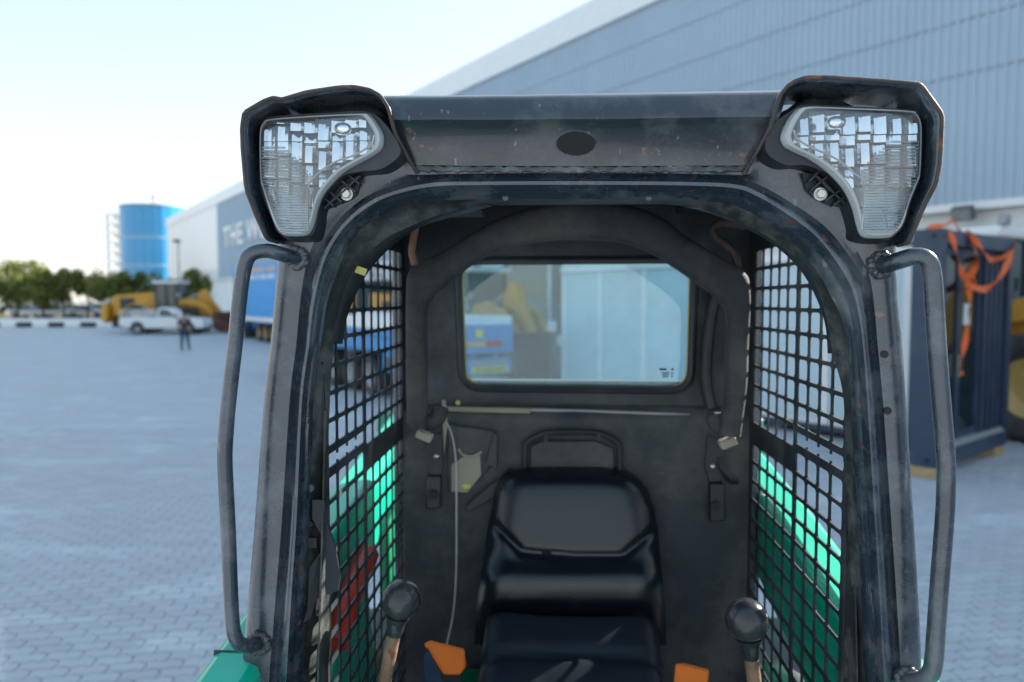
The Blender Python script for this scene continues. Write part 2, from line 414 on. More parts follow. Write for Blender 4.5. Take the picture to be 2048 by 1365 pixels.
# warehouse
S0, S1 = -32.0, s_at(340); SB = s_at(440)
ZR, ZF, ZC = CAMH + 0.5 * WX0, CAMH + 0.45 * WX0, CAMH + 0.1005 * WX0
wh = thing('warehouse', 'huge grey corrugated warehouse with white fascia and white lower wall', 'warehouse', wall(0), math.atan2(WD.y, WD.x))
# local space of the warehouse: x along the wall, -y away from the yard / +y into the yard
sgn = 1 if (RZ(math.atan2(WD.y, WD.x)) @ Vector((0, 1, 0))).dot(-WN) > 0 else -1
def wy(v): return sgn * v
SA = 16.4; ZA = 9.3                                  # unseen near end, made lower so sunlight clears it to the cab
m = MB(); m.b2((SA, min(wy(-0.12), wy(-30)), 0), (S1, max(wy(-0.12), wy(-30)), ZR - 0.3)); m.build('wall', WALLW, wh, smooth=0)
m = MB(); m.b2((S0, min(wy(-0.12), wy(-30)), 0), (SA - 0.003, max(wy(-0.12), wy(-30)), ZA)); m.build('wall', WALLW, wh, smooth=0)
m = MB(); m.b2((SA - .2, min(wy(0.16), wy(-30.2)), ZF), (S1 + .2, max(wy(0.16), wy(-30.2)), ZR)); m.build('fascia', WHT, wh, smooth=0)
m = MB(); m.b2((SB + 0.02, min(wy(0.07), wy(-0.1)), ZC - 0.2), (S1 + .05, max(wy(0.07), wy(-0.1)), ZF - 0.003)); m.build('white_end_cladding', WHT, wh, smooth=0)
nPan = round((SB - SA) / 5.76); PWID, PITCHR = (SB - SA) / nPan, 0.19
nr = int(PWID / PITCHR)
def clad_panel():
    prof = []
    for i in range(nr):
        x = i * PWID / nr; w = PWID / nr
        prof += [(x, 0.0), (x + w * 0.50, 0.0), (x + w * 0.62, 0.042), (x + w * 0.88, 0.042)]
    prof.append((PWID, 0.0))
    vs = []; fs = []
    for z in (ZC, ZF - 0.004):
        vs += [(x, wy(0.02 + y), z) for x, y in prof]
    k = len(prof)
    fs = [(i, i + 1, k + i + 1, k + i) for i in range(k - 1)]
    return vs, fs
cv, cf = clad_panel(); cme = None
s = SB - PWID
while s > SA - 0.1:
    if cme is None: o = mobj('cladding_panel', cv, cf, CLAD, wh, smooth=0); cme = o.data
    else: o = link(bpy.data.objects.new('cladding_panel', cme), wh)
    o.location = (s, 0, 0); s -= PWID
for k in (0.345, 0.235, 0.40, 0.29):
    m = MB(); m.b2((SA, min(wy(0.03), wy(0.066)), CAMH + k * WX0 - 0.03), (SB, max(wy(0.03), wy(0.066)), CAMH + k * WX0)); m.build('cladding_joint', CLADD, wh, smooth=0)
m = MB(); m.b2((SA, min(wy(0.02), wy(0.11)), ZC - 0.16), (SB, max(wy(0.02), wy(0.11)), ZC - 0.004)); m.build('drip_flashing', WHT, wh, smooth=0)
# doors and windows in the white lower wall
for px0, px1, z0, z1, mm in ((960, 985, 0, 3.3, GREY), (930, 945, 1.2, 3.0, GLS), (1010, 1098, 1.3, 3.9, GLS), (1880, 1905, 1.1, 2.4, GLS), (820, 860, 0, 3.6, GREY), (690, 730, 0, 3.6, GREY)):
    a, b = sorted((s_at(px0), s_at(px1)))
    m = MB(); m.b2((a, min(wy(-0.11), wy(0.03)), z0 + .01), (b, max(wy(-0.11), wy(0.03)), z1)); dd = m.build('door' if z0 == 0 else 'window', mm, wh, smooth=0)
    m = MB()
    for u0, u1, w0, w1 in ((a - .12, a - .005, z0 + .01, z1 + .12), (b + .005, b + .12, z0 + .01, z1 + .12), (a, b, z1 + .005, z1 + .12)):
        m.b2((u0, min(wy(-0.11), wy(0.05)), w0), (u1, max(wy(-0.11), wy(0.05)), w1))
    m.build('frame', WHT, dd, smooth=0)
# lettering, white capitals on the grey cladding
cu = bpy.data.curves.new('letters', 'FONT'); cu.body = 'THE WO'; cu.size = 2.3; cu.extrude = 0.05; cu.space_character = 1.12; cu.offset = 0.045
to = bpy.data.objects.new('tmp', cu); COL.objects.link(to)
dg = bpy.context.evaluated_depsgraph_get(); lme = bpy.data.meshes.new_from_object(to.evaluated_get(dg)); bpy.data.objects.remove(to)
lme.materials.clear(); lme.materials.append(WHT); lme.name = 'sign_lettering'
lo = link(bpy.data.objects.new('sign_lettering', lme), wh)
fl = Matrix(((-1, 0, 0), (0, 0, sgn), (0, 1, 0)))       # text x -> -wall, text y -> up
lo.rotation_euler = fl.to_euler()
lo.scale = (1.5, 1.12, 1); lo.location = (s_at(455), wy(0.13), CAMH + 0.24 * WX0)

# floodlight on the white wall
fs_ = s_at(1935); fz = 4.12
fl_o = thing('wall_floodlight', 'small dark floodlight fixed to the white lower warehouse wall', 'floodlight', wall(fs_, 0.13, fz), math.atan2(WD.y, WD.x))
m = MB(); m.box((0, wy(0.22), 0), (0.42, 0.16, 0.30), Matrix.Rotation(sgn * -0.5, 3, 'X')); m.build('lamp_body', DGREY, fl_o, bevel=0.02)
m = MB(); m.box((0, wy(0.292), -0.042), (0.36, 0.02, 0.23), Matrix.Rotation(sgn * -0.5, 3, 'X')); m.build('lamp_glass', GREY, fl_o)
m = MB(); m.b2((-0.03, min(wy(-0.1), wy(0.2)), -0.05), (0.03, max(wy(-0.1), wy(0.2)), 0.0)); m.build('bracket', DGREY, fl_o)

# pale kerb and pavement at the far side of the yard
KY = 62.0
m = MB(); m.b2((-120, KY + 0.35, 0.004), (-25, KY + 14, 0.40)); pvm = m.build('far_pavement', mat('white_concrete', (0.72, 0.72, 0.7), .85, var=.06), smooth=0); tag(pvm, kind='structure')
m = MB(); m.b2((-120, KY + 14.002, 0.004), (-25, KY + 60, 0.2)); so = m.build('planting_bed', SOIL, smooth=0); tag(so, kind='structure')
kerb = bpy.data.objects.new('kerb', None); link(kerb); tag(kerb, kind='structure'); kerb.location = (-72, KY, 0)
kms = {}
for i in range(34):
    x = -72 + i * 1.35
    nm = i % 2
    if nm not in kms:
        m = MB(); m.b2((-0.66 if nm else -0.66, 0, 0.004), (0.66, 0.34, 0.42)); o = m.build('kerb_block', KERBB if nm else KERBW, kerb, bevel=0.03); kms[nm] = o.data
    else:
        o = link(bpy.data.objects.new('kerb_block', kms[nm]), kerb)
        b = o.modifiers.new('bevel', 'BEVEL'); b.width = 0.03; b.segments = 2
    o.location = (x + 72, 0, 0)

# ------------------------------------------------------------------ trees
def leaf_cloud(mb, c, rad, n, size, seed):
    rnd = random.Random(seed); c = Vector(c)
    blobs = []
    for i in range(14):
        d = Vector((rnd.gauss(0, 1), rnd.gauss(0, 1), rnd.gauss(0, 0.8))).normalized() * rnd.uniform(0.35, 0.85)
        blobs.append((Vector((d.x * rad[0], d.y * rad[1], d.z * rad[2])), rnd.uniform(0.28, 0.5)))
    vs, fs = [], []
    for i in range(n):
        b, br = rnd.choice(blobs)
        d = Vector((rnd.gauss(0, 1), rnd.gauss(0, 1), rnd.gauss(0, 1))).normalized() * (rnd.random() ** 0.45)
        p = c + b + Vector((d.x * rad[0] * br, d.y * rad[1] * br, d.z * rad[2] * br * 1.1))
        a = Vector((rnd.gauss(0, 1), rnd.gauss(0, 1), rnd.gauss(0, 1))).normalized(); u = a.orthogonal().normalized(); w = a.cross(u)
        s1 = size * rnd.uniform(0.6, 1.3); s2 = s1 * 0.5; k = len(vs)
        vs += [p - u * s1, p - w * s2, p + u * s1, p + w * s2]; fs.append((k, k + 1, k + 2, k + 3))
    mb.add(vs, fs)
def make_tree(loc, h, r, trunk_h, seed, label, group, n=2200, size=0.16, leafm=None):
    t = thing('tree', label, 'tree', loc, 0, group); rnd = random.Random(seed)
    m = MB(); pts = crom([(0, 0, -0.05), (rnd.uniform(-.1, .1), 0, trunk_h * .5), (rnd.uniform(-.15, .15), rnd.uniform(-.15, .15), trunk_h), (rnd.uniform(-.3, .3), rnd.uniform(-.3, .3), h * .75)], 4)
    m.tube(pts, [0.16 * (1 - 0.75 * i / (len(pts) - 1)) * (h / 5) for i in range(len(pts))], 8)
    for i in range(5):
        a = rnd.uniform(0, 6.28); b = Vector((0, 0, trunk_h * rnd.uniform(.75, 1.05))); e = Vector((math.cos(a) * r * .7, math.sin(a) * r * .7, trunk_h + (h - trunk_h) * rnd.uniform(.25, .8)))
        m.tube(crom([b, (b + e) / 2 + Vector((0, 0, -.15)), e], 3), [0.06, .055, .05, .04, .03, .02, .012], 6)
    m.build('trunk', BARK, t)
    m = MB(); leaf_cloud(m, (0, 0, (trunk_h + h) / 2 + 0.1), (r, r, (h - trunk_h) / 2 + 0.25), n, size, seed)
    o = m.build('crown', leafm or LEAF, t, smooth=0)
    return t
TLAB = 'small bushy green tree in the row behind the black and white kerb'
for i, px in enumerate((-30, 38, 88, 130, 176, 222, 268, 330, 395, 445)):
    Y = KY + 15.5 + random.uniform(-0.8, 0.8)
    make_tree((gx(px, Y), Y, 0.2), random.uniform(4.9, 5.6), random.uniform(1.8, 2.2), 1.15, 40 + i, TLAB, 'trees behind the kerb', 3200, 0.2)
make_tree((gx(45, 98), 98, 0.2), 7.6, 3.5, 2.6, 91, 'large round pale tree rising behind the row of small trees', None, 3600, 0.26)
# a low hedge under the trees
m = MB()
for i in range(40):
    leaf_cloud(m, (-82 + i * 1.35, KY + 29 + random.uniform(-.4, .4), 1.2), (1.2, 0.7, 1.1), 200, 0.2, 300 + i)
hd = m.build('hedge', LEAF2, smooth=0); tag(hd, 'dark hedge running behind the parked white cars and trees', 'hedge')

# ------------------------------------------------------------------ far buildings
tw = thing('glass_tower', 'round blue glass tower standing behind the end of the warehouse', 'tower', (gx(314, 145), 145, 0))
TR, TZ = 6.05, CAMH + 184 / F * 145
m = MB(); m.lathe([(0, TZ - .3), (TR - 0.1, TZ - .3), (TR - 0.1, 0)], 48); m.build('core', MBLK, tw)
prow = [(0.3, 3.6), (3.7, 8.6), (8.9, 13.9), (14.2, TZ - 0.5)]
pm = {}
for ri, (z0, z1) in enumerate(prow):
    for i in range(24):
        a0 = 2 * math.pi * i / 24
        if ri not in pm:
            m = MB(); w = TR * math.tan(math.pi / 24) * 0.97
            m.b2((TR - 0.09, -w, z0), (TR + 0.02, w, z1)); o = m.build('glass_pane', TOWG, tw, smooth=0); pm[ri] = o.data
        else: o = link(bpy.data.objects.new('glass_pane', pm[ri]), tw)
        o.rotation_euler = (0, 0, a0)
for z in (3.65, 8.75, 14.05, TZ - 0.2):
    m = MB(); m.lathe([(TR - 0.1, z - 0.14), (TR + 0.12, z - 0.14), (TR + 0.12, z + 0.14), (TR - 0.1, z + 0.14)], 48); m.build('floor_band', TOWM, tw)
m = MB(); m.cyl((0, 0, TZ - .3), (0, 0, TZ + 2.2), 0.22, 8); m.box((0, 0, TZ + 1.9), (0.9, 0.5, 0.4)); m.build('roof_mast', CONC, tw)
ub = thing('unfinished_tower', 'bare concrete frame of an unfinished tower beside the glass tower', 'building', (gx(247, 250), 250, 0))
UZ = CAMH + 170 / F * 250
for i in range(10):
    z = UZ * (i + 1) / 10
    m = MB(); m.b2((-2.8, -4, z - 0.7), (2.8, 4, z)); m.build('floor_slab', WALLW, ub, smooth=0)
for x in (-2.5, 0, 2.5):
    for y in (-3.6, 3.6):
        m = MB(); m.b2((x - .35, y - .35, 0), (x + .35, y + .35, UZ - 0.71)); m.build('column', CONC, ub, smooth=0)
m = MB(); m.b2((-1.2, -2, 0), (1.2, 2, UZ - 0.72)); m.build('lift_core', CONC, ub, smooth=0)
def lamp_post(px, Y, h, label):
    t = thing('street_lamp', label, 'street lamp', (gx(px, Y), Y, 0.2 if Y > KY else 0))
    m = MB(); m.tube([(0, 0, -0.05), (0, 0, 1.2), (0, 0, h)], [0.11, 0.09, 0.06], 10); m.build('pole', GREY, t)
    m = MB(); m.box((0, -0.25, h), (0.42, 0.8, 0.28)); m.build('lamp_head', DGREY, t, bevel=0.05)
lamp_post(360, 70, 7.6, 'slim lamp post in front of the white end of the warehouse')
lamp_post(57, 90, 5.6, 'thin pale lamp post among the trees at the far kerb')

# ------------------------------------------------------------------ wheels / wheel loader
def wheel(parent, c, r, w, rimm, axis='y', lugs=18, name='wheel', rf=0.55):
    t = bpy.data.objects.new(name, None); link(t, parent); t.location = c; t.empty_display_size = 0.1
    M = Matrix.Rotation(math.pi / 2, 3, 'X') if axis == 'y' else Matrix.Rotation(math.pi / 2, 3, 'Y')
    h = w / 2; m = MB()
    m.lathe([(r * rf, -h * .75), (r * .66, -h * .98), (r * .86, -h), (r * .96, -h * .8), (r * .975, 0), (r * .96, h * .8), (r * .86, h), (r * .66, h * .98), (r * rf, h * .75)], 36, M)
    if lugs:
        for i in range(lugs):
            for sd_ in (-1, 1):
                a = 2 * math.pi * (i + (0.5 if sd_ > 0 else 0)) / lugs
                B = Matrix.Rotation(a, 3, 'Z')
                rot = M @ B @ Matrix.Rotation(sd_ * 0.5, 3, 'X')
                m.box(M @ (B @ Vector((r * 0.968, 0, sd_ * h * 0.48))), (r * 0.07, r * 0.12, h * 1.0), rot)
    m.build('tyre', RUBBER, t)
    m = MB()
    for s_ in (-1, 1):
        m.lathe([(0, s_ * h * .30), (r * .16, s_ * h * .34), (r * .2, s_ * h * .26), (r * .38, s_ * h * .2), (r * .48, s_ * h * .62), (r * (rf + .005), s_ * h * .8), (r * (rf + .01), 0)], 24, M)
    m.build('rim', rimm, t)
    return t
def make_loader():
    t = thing('wheel_loader', 'x', 'wheel loader')
    m = MB(); m.prism([(-3.6, 1.05), (-3.7, 2.25), (-3.45, 2.42), (-1.0, 2.62), (-0.72, 2.62), (-0.72, 1.15)], 'y', -0.72, 0.72); hb = m.build('engine_hood', YEL, t, bevel=0.05)
    for s_ in (-1, 1):
        m = MB(); m.box((-2.6, s_ * 0.724, 1.85), (1.0, 0.014, 0.8))
        for i in range(5): m.box((-3.0 + i * 0.2, s_ * 0.735, 1.85), (0.09, 0.02, 0.7))
        m.build('grille', MBLK, hb)
    m = MB(); m.prism([(-4.15, 0.75), (-4.1, 1.75), (-3.72, 1.85), (-3.72, 0.95), (-3.85, 0.6)], 'y', -1.2, 1.2); m.build('counterweight', YEL, t, bevel=0.06)
    m = MB(); m.prism([(-3.65, 0.6), (-3.6, 1.04), (-0.4, 1.14), (-0.2, 0.9), (-0.4, 0.55)], 'y', -0.5, 0.5); m.build('rear_frame', MBLK, t)
    m = MB(); m.prism([(-0.1, 0.65), (-0.1, 1.3), (0.6, 1.95), (1.5, 2.0), (2.3, 1.1), (2.2, 0.6)], 'y', -0.45, 0.45); m.build('front_frame', YEL, t, bevel=0.04)
    for s_ in (-1, 1):
        m = MB(); arc = [( -1.65 + 1.05 * math.cos(a), 0.88 + 1.02 * math.sin(a)) for a in [R(q) for q in range(20, 181, 20)]]
        arc2 = [(-1.65 + 0.97 * math.cos(a), 0.88 + 0.94 * math.sin(a)) for a in [R(q) for q in range(180, 19, -20)]]
        m.prism(arc + arc2, 'y', s_ * 0.75, s_ * 1.38); m.build('fender', YELD, t)
        m = MB()
        for k in range(3): m.box((-0.35, s_ * 1.05, 0.45 + 0.38 * k), (0.5, 0.35, 0.05))
        m.cyl((-0.62, s_ * 1.2, 0.4), (-0.62, s_ * 1.2, 2.1), 0.02, 6); m.cyl((-0.08, s_ * 1.2, 0.4), (-0.08, s_ * 1.2, 2.1), 0.02, 6)
        m.build('ladder', MBLK, t)
    # cab
    cb = bpy.data.objects.new('cab', None); link(cb, t); cb.empty_display_size = 0.2
    m = MB(); m.b2((-0.70, -0.72, 1.4), (0.75, 0.72, 1.75))
    for x, y in ((-0.66, .68), (-0.66, -.68), (0.7, .68), (0.7, -.68), (0.05, .70), (0.05, -.70)): m.b2((x - .05, y - .05, 1.752), (x + .05, y + .05, 3.18))
    m.build('cab_frame', MBLK, cb)
    for s_ in (-1, 1):
        for x0, x1 in ((-0.6, -0.005), (0.105, 0.645)):
            m = MB(); m.b2((x0, s_ * .68 - .012, 1.76), (x1, s_ * .68 + .012, 3.17)); m.build('side_pane', GLS, cb, smooth=0)
    m = MB(); m.b2((0.69, -0.62, 1.76), (0.715, 0.62, 3.17)); m.build('front_pane', GLS, cb, smooth=0)
    m = MB(); m.b2((-0.675, -0.62, 1.9), (-0.65, 0.62, 3.17)); m.build('rear_pane', GLS, cb, smooth=0)
    m = MB(); m.b2((-0.85, -0.82, 3.182), (0.92, 0.82, 3.36)); m.build('roof', WHT, cb, bevel=0.05)
    for x, y in ((0.9, .6), (0.9, -.6), (-0.85, .6), (-0.85, -.6)):
        m = MB(); m.box((x, y, 3.46), (0.14, 0.2, 0.18)); m.build('work_lamp', GREY, cb, bevel=0.03)
    m = MB(); m.cyl((-1.5, 0.35, 2.5), (-1.5, 0.35, 3.25), 0.07, 10); m.build('exhaust_pipe', MBLK, t)
    m = MB(); m.cyl((-2.0, -0.3, 2.5), (-2.0, -0.3, 2.85), 0.14, 12); m.build('air_cleaner', MBLK, t)
    for s_ in (-1, 1):
        m = MB(); m.prism([(0.75, 1.75), (0.95, 2.15), (1.7, 2.25), (2.7, 1.95), (3.45, 1.0), (3.5, 0.55), (3.2, 0.55), (2.9, 1.1), (2.3, 1.65), (1.5, 1.85)], 'y', s_ * 0.62 - .09, s_ * 0.62 + .09); m.build('lift_arm', YEL, t, bevel=0.03)
        m = MB(); m.cyl((0.85, s_ * .40, 1.2), (1.6, s_ * .47, 1.45), 0.09, 10); m.cyl((1.6, s_ * .47, 1.45), (2.5, s_ * .55, 1.65), 0.05, 10); m.build('lift_cylinder', GREY, t)
        m = MB(); m.cyl((1.0, s_ * 0.9, 1.95), (1.0, s_ * .9, 2.35), 0.03, 6); m.box((1.05, s_ * 0.95, 2.45), (0.18, 0.3, 0.24)); m.build('headlight', GREY, t)
    m = MB(); m.cyl((1.9, -.611, 1.95), (1.9, .611, 1.95), 0.13, 12); m.build('cross_tube', YEL, t)
    m = MB(); m.prism([(1.7, 2.1), (2.1, 2.75), (2.5, 2.85), (2.55, 2.6), (3.35, 1.3), (3.1, 1.25), (2.3, 2.0)], 'y', -0.14, 0.14); m.build('tilt_lever', YEL, t, bevel=0.03)
    m = MB(); m.cyl((0.7, 0, 2.0), (2.25, 0, 2.62), 0.1, 10); m.build('tilt_cylinder', GREY, t)
    out = [(3.55, 1.35), (3.4, 0.9), (3.45, 0.45), (3.7, 0.16), (4.1, 0.06), (4.75, 0.05)]
    inn = [(4.75, 0.09), (4.12, 0.14), (3.78, 0.24), (3.55, 0.5), (3.5, 0.88), (3.66, 1.28)]
    m = MB(); m.prism(out + inn, 'y', -1.42, 1.42); bk = m.build('bucket', BUCK, t)
    for s_ in (-1, 1):
        m = MB(); m.prism([(3.6, 1.33), (3.45, 0.9), (3.5, 0.46), (3.74, 0.2), (4.12, 0.1), (4.7, 0.08), (4.1, 0.7)], 'y', s_ * 1.42 + 0.001 * s_, s_ * 1.46); m.build('bucket_side', BUCK, bk)
    for i in range(8):
        m = MB(); m.box((4.82, -1.26 + i * 0.36, 0.07), (0.26, 0.1, 0.06)); m.build('tooth', BUCK, bk)
    for x in (-1.65, 1.65):
        for s_ in (-1, 1): wheel(t, (x, s_ * 1.1, 0.84), 0.84, 0.58, YELD)
    m = MB()
    for x in (-1.65, 1.65): m.cyl((x, -1.0, 0.84), (x, 1.0, 0.84), 0.16, 10)
    m.build('axle', MBLK, t)
    return t
ld = make_loader()
ld.location = (gx(338, 53.2) + 0.2, 53.2, 0); ld.rotation_euler = (0, 0, R(-4)); ld.scale = (1.08,) * 3
ld['label'] = 'yellow wheel loader with lowered brown bucket parked behind the white pickup'; ld['group'] = 'yellow wheel loaders in the yard'
back = math.atan2(-WD.y, -WD.x)
def put_loader(x, y, rz, label, sc=1.0):
    o = copy_tree(ld); o.location = (x, y, 0); o.rotation_euler = (0, 0, rz); o['label'] = label; o.scale = (sc,) * 3; return o
put_loader(8.42, 13.9, back, 'yellow wheel loader with a huge tyre beside the navy glazed module', 1.06)
put_loader(-1.2, 25.0, back, 'yellow wheel loader seen through the rear window behind the blue trailer')
put_loader(-6.4, 35.2, back + R(180), 'yellow wheel loader seen through the side mesh beyond the flatbed')

# ------------------------------------------------------------------ blue flatbed trailer
def trailer_dash(parent, name, lo, hi, n, mm, axis=0):
    for i in range(n):
        a = [l for l in lo]; b = [h for h in hi]; w = (hi[axis] - lo[axis]) / n
        a[axis] = lo[axis] + i * w + w * .12; b[axis] = lo[axis] + (i + 1) * w - w * .12
        m = MB(); m.b2(a, b); m.build(name, mm, parent, smooth=0)
RL = Vector((-2.02, 15.6, 0))                       # rear left corner of the bed
ta = thing('flatbed_trailer', 'blue flatbed trailer with white side rail and yellow rear plate', 'trailer', RL, math.atan2(WD.y, WD.x))
# local: +x away along the wall, -y to the right (2.45 m wide)
TLn = 9.3
m = MB(); m.b2((0.02, -2.45, 1.42), (TLn, 0, 1.62)); m.build('deck', BLUE, ta, bevel=0.02)
for y in (0.03, -2.48):
    m = MB(); m.b2((0.1, y - .03, 1.625), (TLn, y + .03, 1.93)); m.build('side_rail', WHT, ta, bevel=0.01)
    m = MB(); m.b2((0.05, y - .025, 1.1), (TLn, y + .025, 1.415)); m.build('side_beam', BLUE, ta, bevel=0.01)
m = MB(); m.b2((-0.03, -2.45, 1.1), (0.015, 0, 1.74)); m.build('rear_board', BLUE, ta, bevel=0.01)
m = MB(); m.b2((-0.02, -2.42, 0.62), (0.1, -0.03, 0.98)); m.build('rear_bumper', BLUE, ta, bevel=0.02)
m = MB()
for y in (-0.9, -1.5): m.b2((0.2, y - .08, 0.75), (TLn, y + .08, 1.41))
m.build('chassis_beam', BLUE, ta, smooth=0)
m = MB(); m.b2((-0.06, -1.62, 1.46), (-0.032, -1.45, 1.64)); m.build('yellow_marker', YSIGN, ta, smooth=0)
m = MB(); m.b2((-0.06, -1.68, 1.26), (-0.033, -1.2, 1.36)); m.build('reflector', AMBER, ta, smooth=0)
m = MB(); m.b2((-0.06, -2.15, 1.24), (-0.033, -1.70, 1.38)); m.build('tail_lamp', REDL, ta, bevel=0.01)
for z in (1.24, 1.12):
    m = MB(); m.b2((-0.06, -1.15, z), (-0.033, -0.25, z + .07)); m.build('reflector', AMBER, ta, smooth=0)
m = MB(); m.b2((-0.045, -2.3, 0.66), (-0.022, -1.35, 0.80)); yp = m.build('number_plate', YSIGN, ta, smooth=0)
trailer_dash(yp, 'plate_mark', (-0.05, -2.25, 0.70), (-0.046, -1.4, 0.76), 7, MBLK, 1)
trailer_dash(ta, 'reflector', (-0.045, -2.3, 0.86), (-0.022, -1.3, 0.90), 6, AMBER, 1)
trailer_dash(ta, 'reflector', (-0.045, -0.95, 0.68), (-0.022, -0.3, 0.74), 3, AMBER, 1)
m = MB(); m.b2((4.4, 0.056, 1.2), (6.0, 0.07, 1.34)); m.build('reflector', AMBER, ta, smooth=0)
for x in (2.6, 3.85, 5.1):
    for y in (-0.22, -2.2): wheel(ta, (x, y, 0.5), 0.5, 0.42, GREY, lugs=0, rf=.58)
m = MB()
for x in (2.6, 3.85, 5.1): m.cyl((x, -2.2, .5), (x, -0.22, .5), 0.07, 8)
m.build('axle', MBLK, ta)
m = MB(); m.b2((0.5, -0.4, 0.65), (1.7, 0.02, 1.09)); tb = m.build('tool_box', BLUE, ta, bevel=0.03)
m = MB(); m.b2((0.7, 0.022, 0.75), (1.5, 0.035, 1.0)); m.build('tool_box_door', NAVY, tb, smooth=0)
m = MB(); m.b2((-0.01, -0.2, 0.62), (0.04, -0.03, 0.85)); m.build('mudflap', MBLK, ta)
for y in (-0.4, -2.0):
    m = MB(); m.b2((7.9, y - .08, 0.08), (8.06, y + .08, 1.41)); m.b2((7.8, y - .2, 0.0), (8.16, y + .2, 0.08)); m.build('landing_leg', MBLK, ta)

# curtain-sided trailer further away
tb_ = thing('curtain_trailer', 'bright blue curtain-sided trailer with two lines of lettering', 'trailer', (gx(561, 37.6), 37.6, 0), math.atan2(WD.y, WD.x))
m = MB(); m.b2((0, -2.45, 1.35), (9.5, 0, 4.25)); cu_ = m.build('curtain', BLUEC, tb_, bevel=0.04)
m = MB(); m.b2((-0.02, -2.47, 1.1), (9.52, 0.03, 1.345)); m.build('side_rail', WHT, tb_)
for z, mm, x0 in ((3.95, AMBER, 0.9), (3.55, WHT, 0.9)):
    x = x0
    while x < 8.3:
        w = random.uniform(0.12, 0.22)
        m = MB(); m.b2((x, 0.004, z - 0.12), (x + w, 0.012, z + 0.1)); m.build('lettering', mm, cu_, smooth=0); x += w + (0.08 if random.random() < .8 else 0.35)
for x in (1.6, 2.9, 4.2):
    for y in (-0.2, -2.2): wheel(tb_, (x, y, 0.5), 0.5, 0.4, YELD, lugs=0)
m = MB()
for y in (-0.9, -1.5): m.b2((0.1, y - .08, 0.6), (9.4, y + .08, 1.095))
for x in (1.6, 2.9, 4.2): m.cyl((x, -2.2, .5), (x, -0.2, .5), 0.07, 8)
m.build('chassis', BLUE, tb_)
for x in (0.8, 5.2, 6.5, 8.0):
    m = MB(); m.b2((x, -0.06, 0.75), (x + .12, 0.0, 1.095)); m.build('rail_bracket', BLUE, tb_)
m = MB(); m.b2((8.3, -2.0, 0.0), (8.45, -0.3, 1.094)); m.build('landing_leg', MBLK, tb_)

# ------------------------------------------------------------------ white container office
P0 = Vector((1.22, 18.2, 0)); CL, CW = 8.55, 1.9
co = thing('container_office', 'long white container office with pale blue wall panels', 'container', P0, math.atan2(-WD.y, -WD.x))
# local: +x towards the camera along the wall, visible side is -y; body on +y
zt = 3.1
sg2 = 1 if (RZ(math.atan2(-WD.y, -WD.x)) @ Vector((0, 1, 0))).dot(WN) > 0 else -1
def cb2(m, x0, x1, y0, y1, z0, z1): m.b2((x0, min(sg2 * y0, sg2 * y1), z0), (x1, max(sg2 * y0, sg2 * y1), z1)); return m
cb2(MB(), 0.02, CL - .02, 0.05, CW, 0.2, zt - .04).build('body', WHT, co, smooth=0)
nP = 6; w = CL / nP
for i in range(nP):
    cb2(MB(), i * w + .075, (i + 1) * w - .075, 0.02, 0.049, 0.3, zt - .17).build('wall_panel', PALE, co, smooth=0)
for i in range(nP + 1):
    x = min(max(i * w, 0.07), CL - .07); cb2(MB(), x - .07, x + .07, 0.0, 0.048, 0.22, zt - .16).build('panel_post', WHT, co, smooth=0)
cb2(MB(), -0.02, CL + .02, -0.03, CW + .03, zt - .155, zt).build('roof_rail', WHT, co, bevel=0.02)
cb2(MB(), 0, CL, -0.01, CW, 0.1, 0.195).build('base_rail', NAVY, co, bevel=0.01)
m = MB()
for x in (0.3, 2.2, 4.2, 6.2, 8.2): cb2(m, x - .12, x + .12, 0.02, CW - .1, 0.0, 0.098)
m.build('skid', MBLK, co)
# dark cabinet at its far end with paper notices
dc = thing('steel_cabinet', 'tall dark grey steel cabinet at the end of the white container', 'cabinet', (gx(1113, 18.9), 18.9, 0), R(0))
m = MB(); m.b2((-0.13, -0.2, 0.03), (0.13, 0.3, 3.5)); cbn = m.build('cabinet_body', DGREY, dc, bevel=0.01)
m = MB(); m.b2((-0.16, -0.24, 0.0), (0.16, 0.33, 0.029)); m.build('base_plate', DGREY, dc)
m = MB(); m.b2((-0.24, -0.225, 1.50), (-0.02, -0.206, 1.76)); m.build('paper_notice', WHITEBIT, cbn, smooth=0)
m = MB(); m.b2((0.0, -0.225, 1.14), (0.22, -0.206, 1.40)); m.build('paper_notice', WHITEBIT, cbn, smooth=0)

# ------------------------------------------------------------------ navy glazed module with strap
A_ = Vector((5.41, 9.35, 0)); B_ = Vector((7.5, 11.1, 0)); md = (B_ - A_); ML = md.length
mo = thing('glazed_module', 'navy steel framed glazed door module standing on timber blocks', 'container module', A_, math.atan2(md.y, md.x))
MZ0, MZ1, MD = 0.14, 3.2, 0.36
def mb2(x0, x1, y0, y1, z0, z1): m = MB(); m.b2((x0, y0, z0), (x1, y1, z1)); return m
for x0 in (0, ML - .16): mb2(x0, x0 + .16, 0, MD, MZ0, MZ1).build('corner_post', NAVY, mo, bevel=0.008)
mb2(.162, ML - .162, 0.005, MD, MZ1 - .2, MZ1 - .002).build('top_rail', NAVY, mo, bevel=0.008)
mb2(.162, ML - .162, -0.03, MD, MZ0 + .002, MZ0 + .2).build('bottom_rail', NAVY, mo, bevel=0.008)
mb2(.162, ML - .162, 0.02, 0.3, MZ0 + .202, MZ0 + .26).build('threshold', GREY, mo, bevel=0.006)
mb2(.162, ML - .162, -0.01, 0.02, MZ0 + .202, MZ0 + .225).build('threshold_strip', GREY, mo)
gw = ML * 0.62
xs = [0.17, 0.17 + gw * .46, 0.17 + gw * .92]
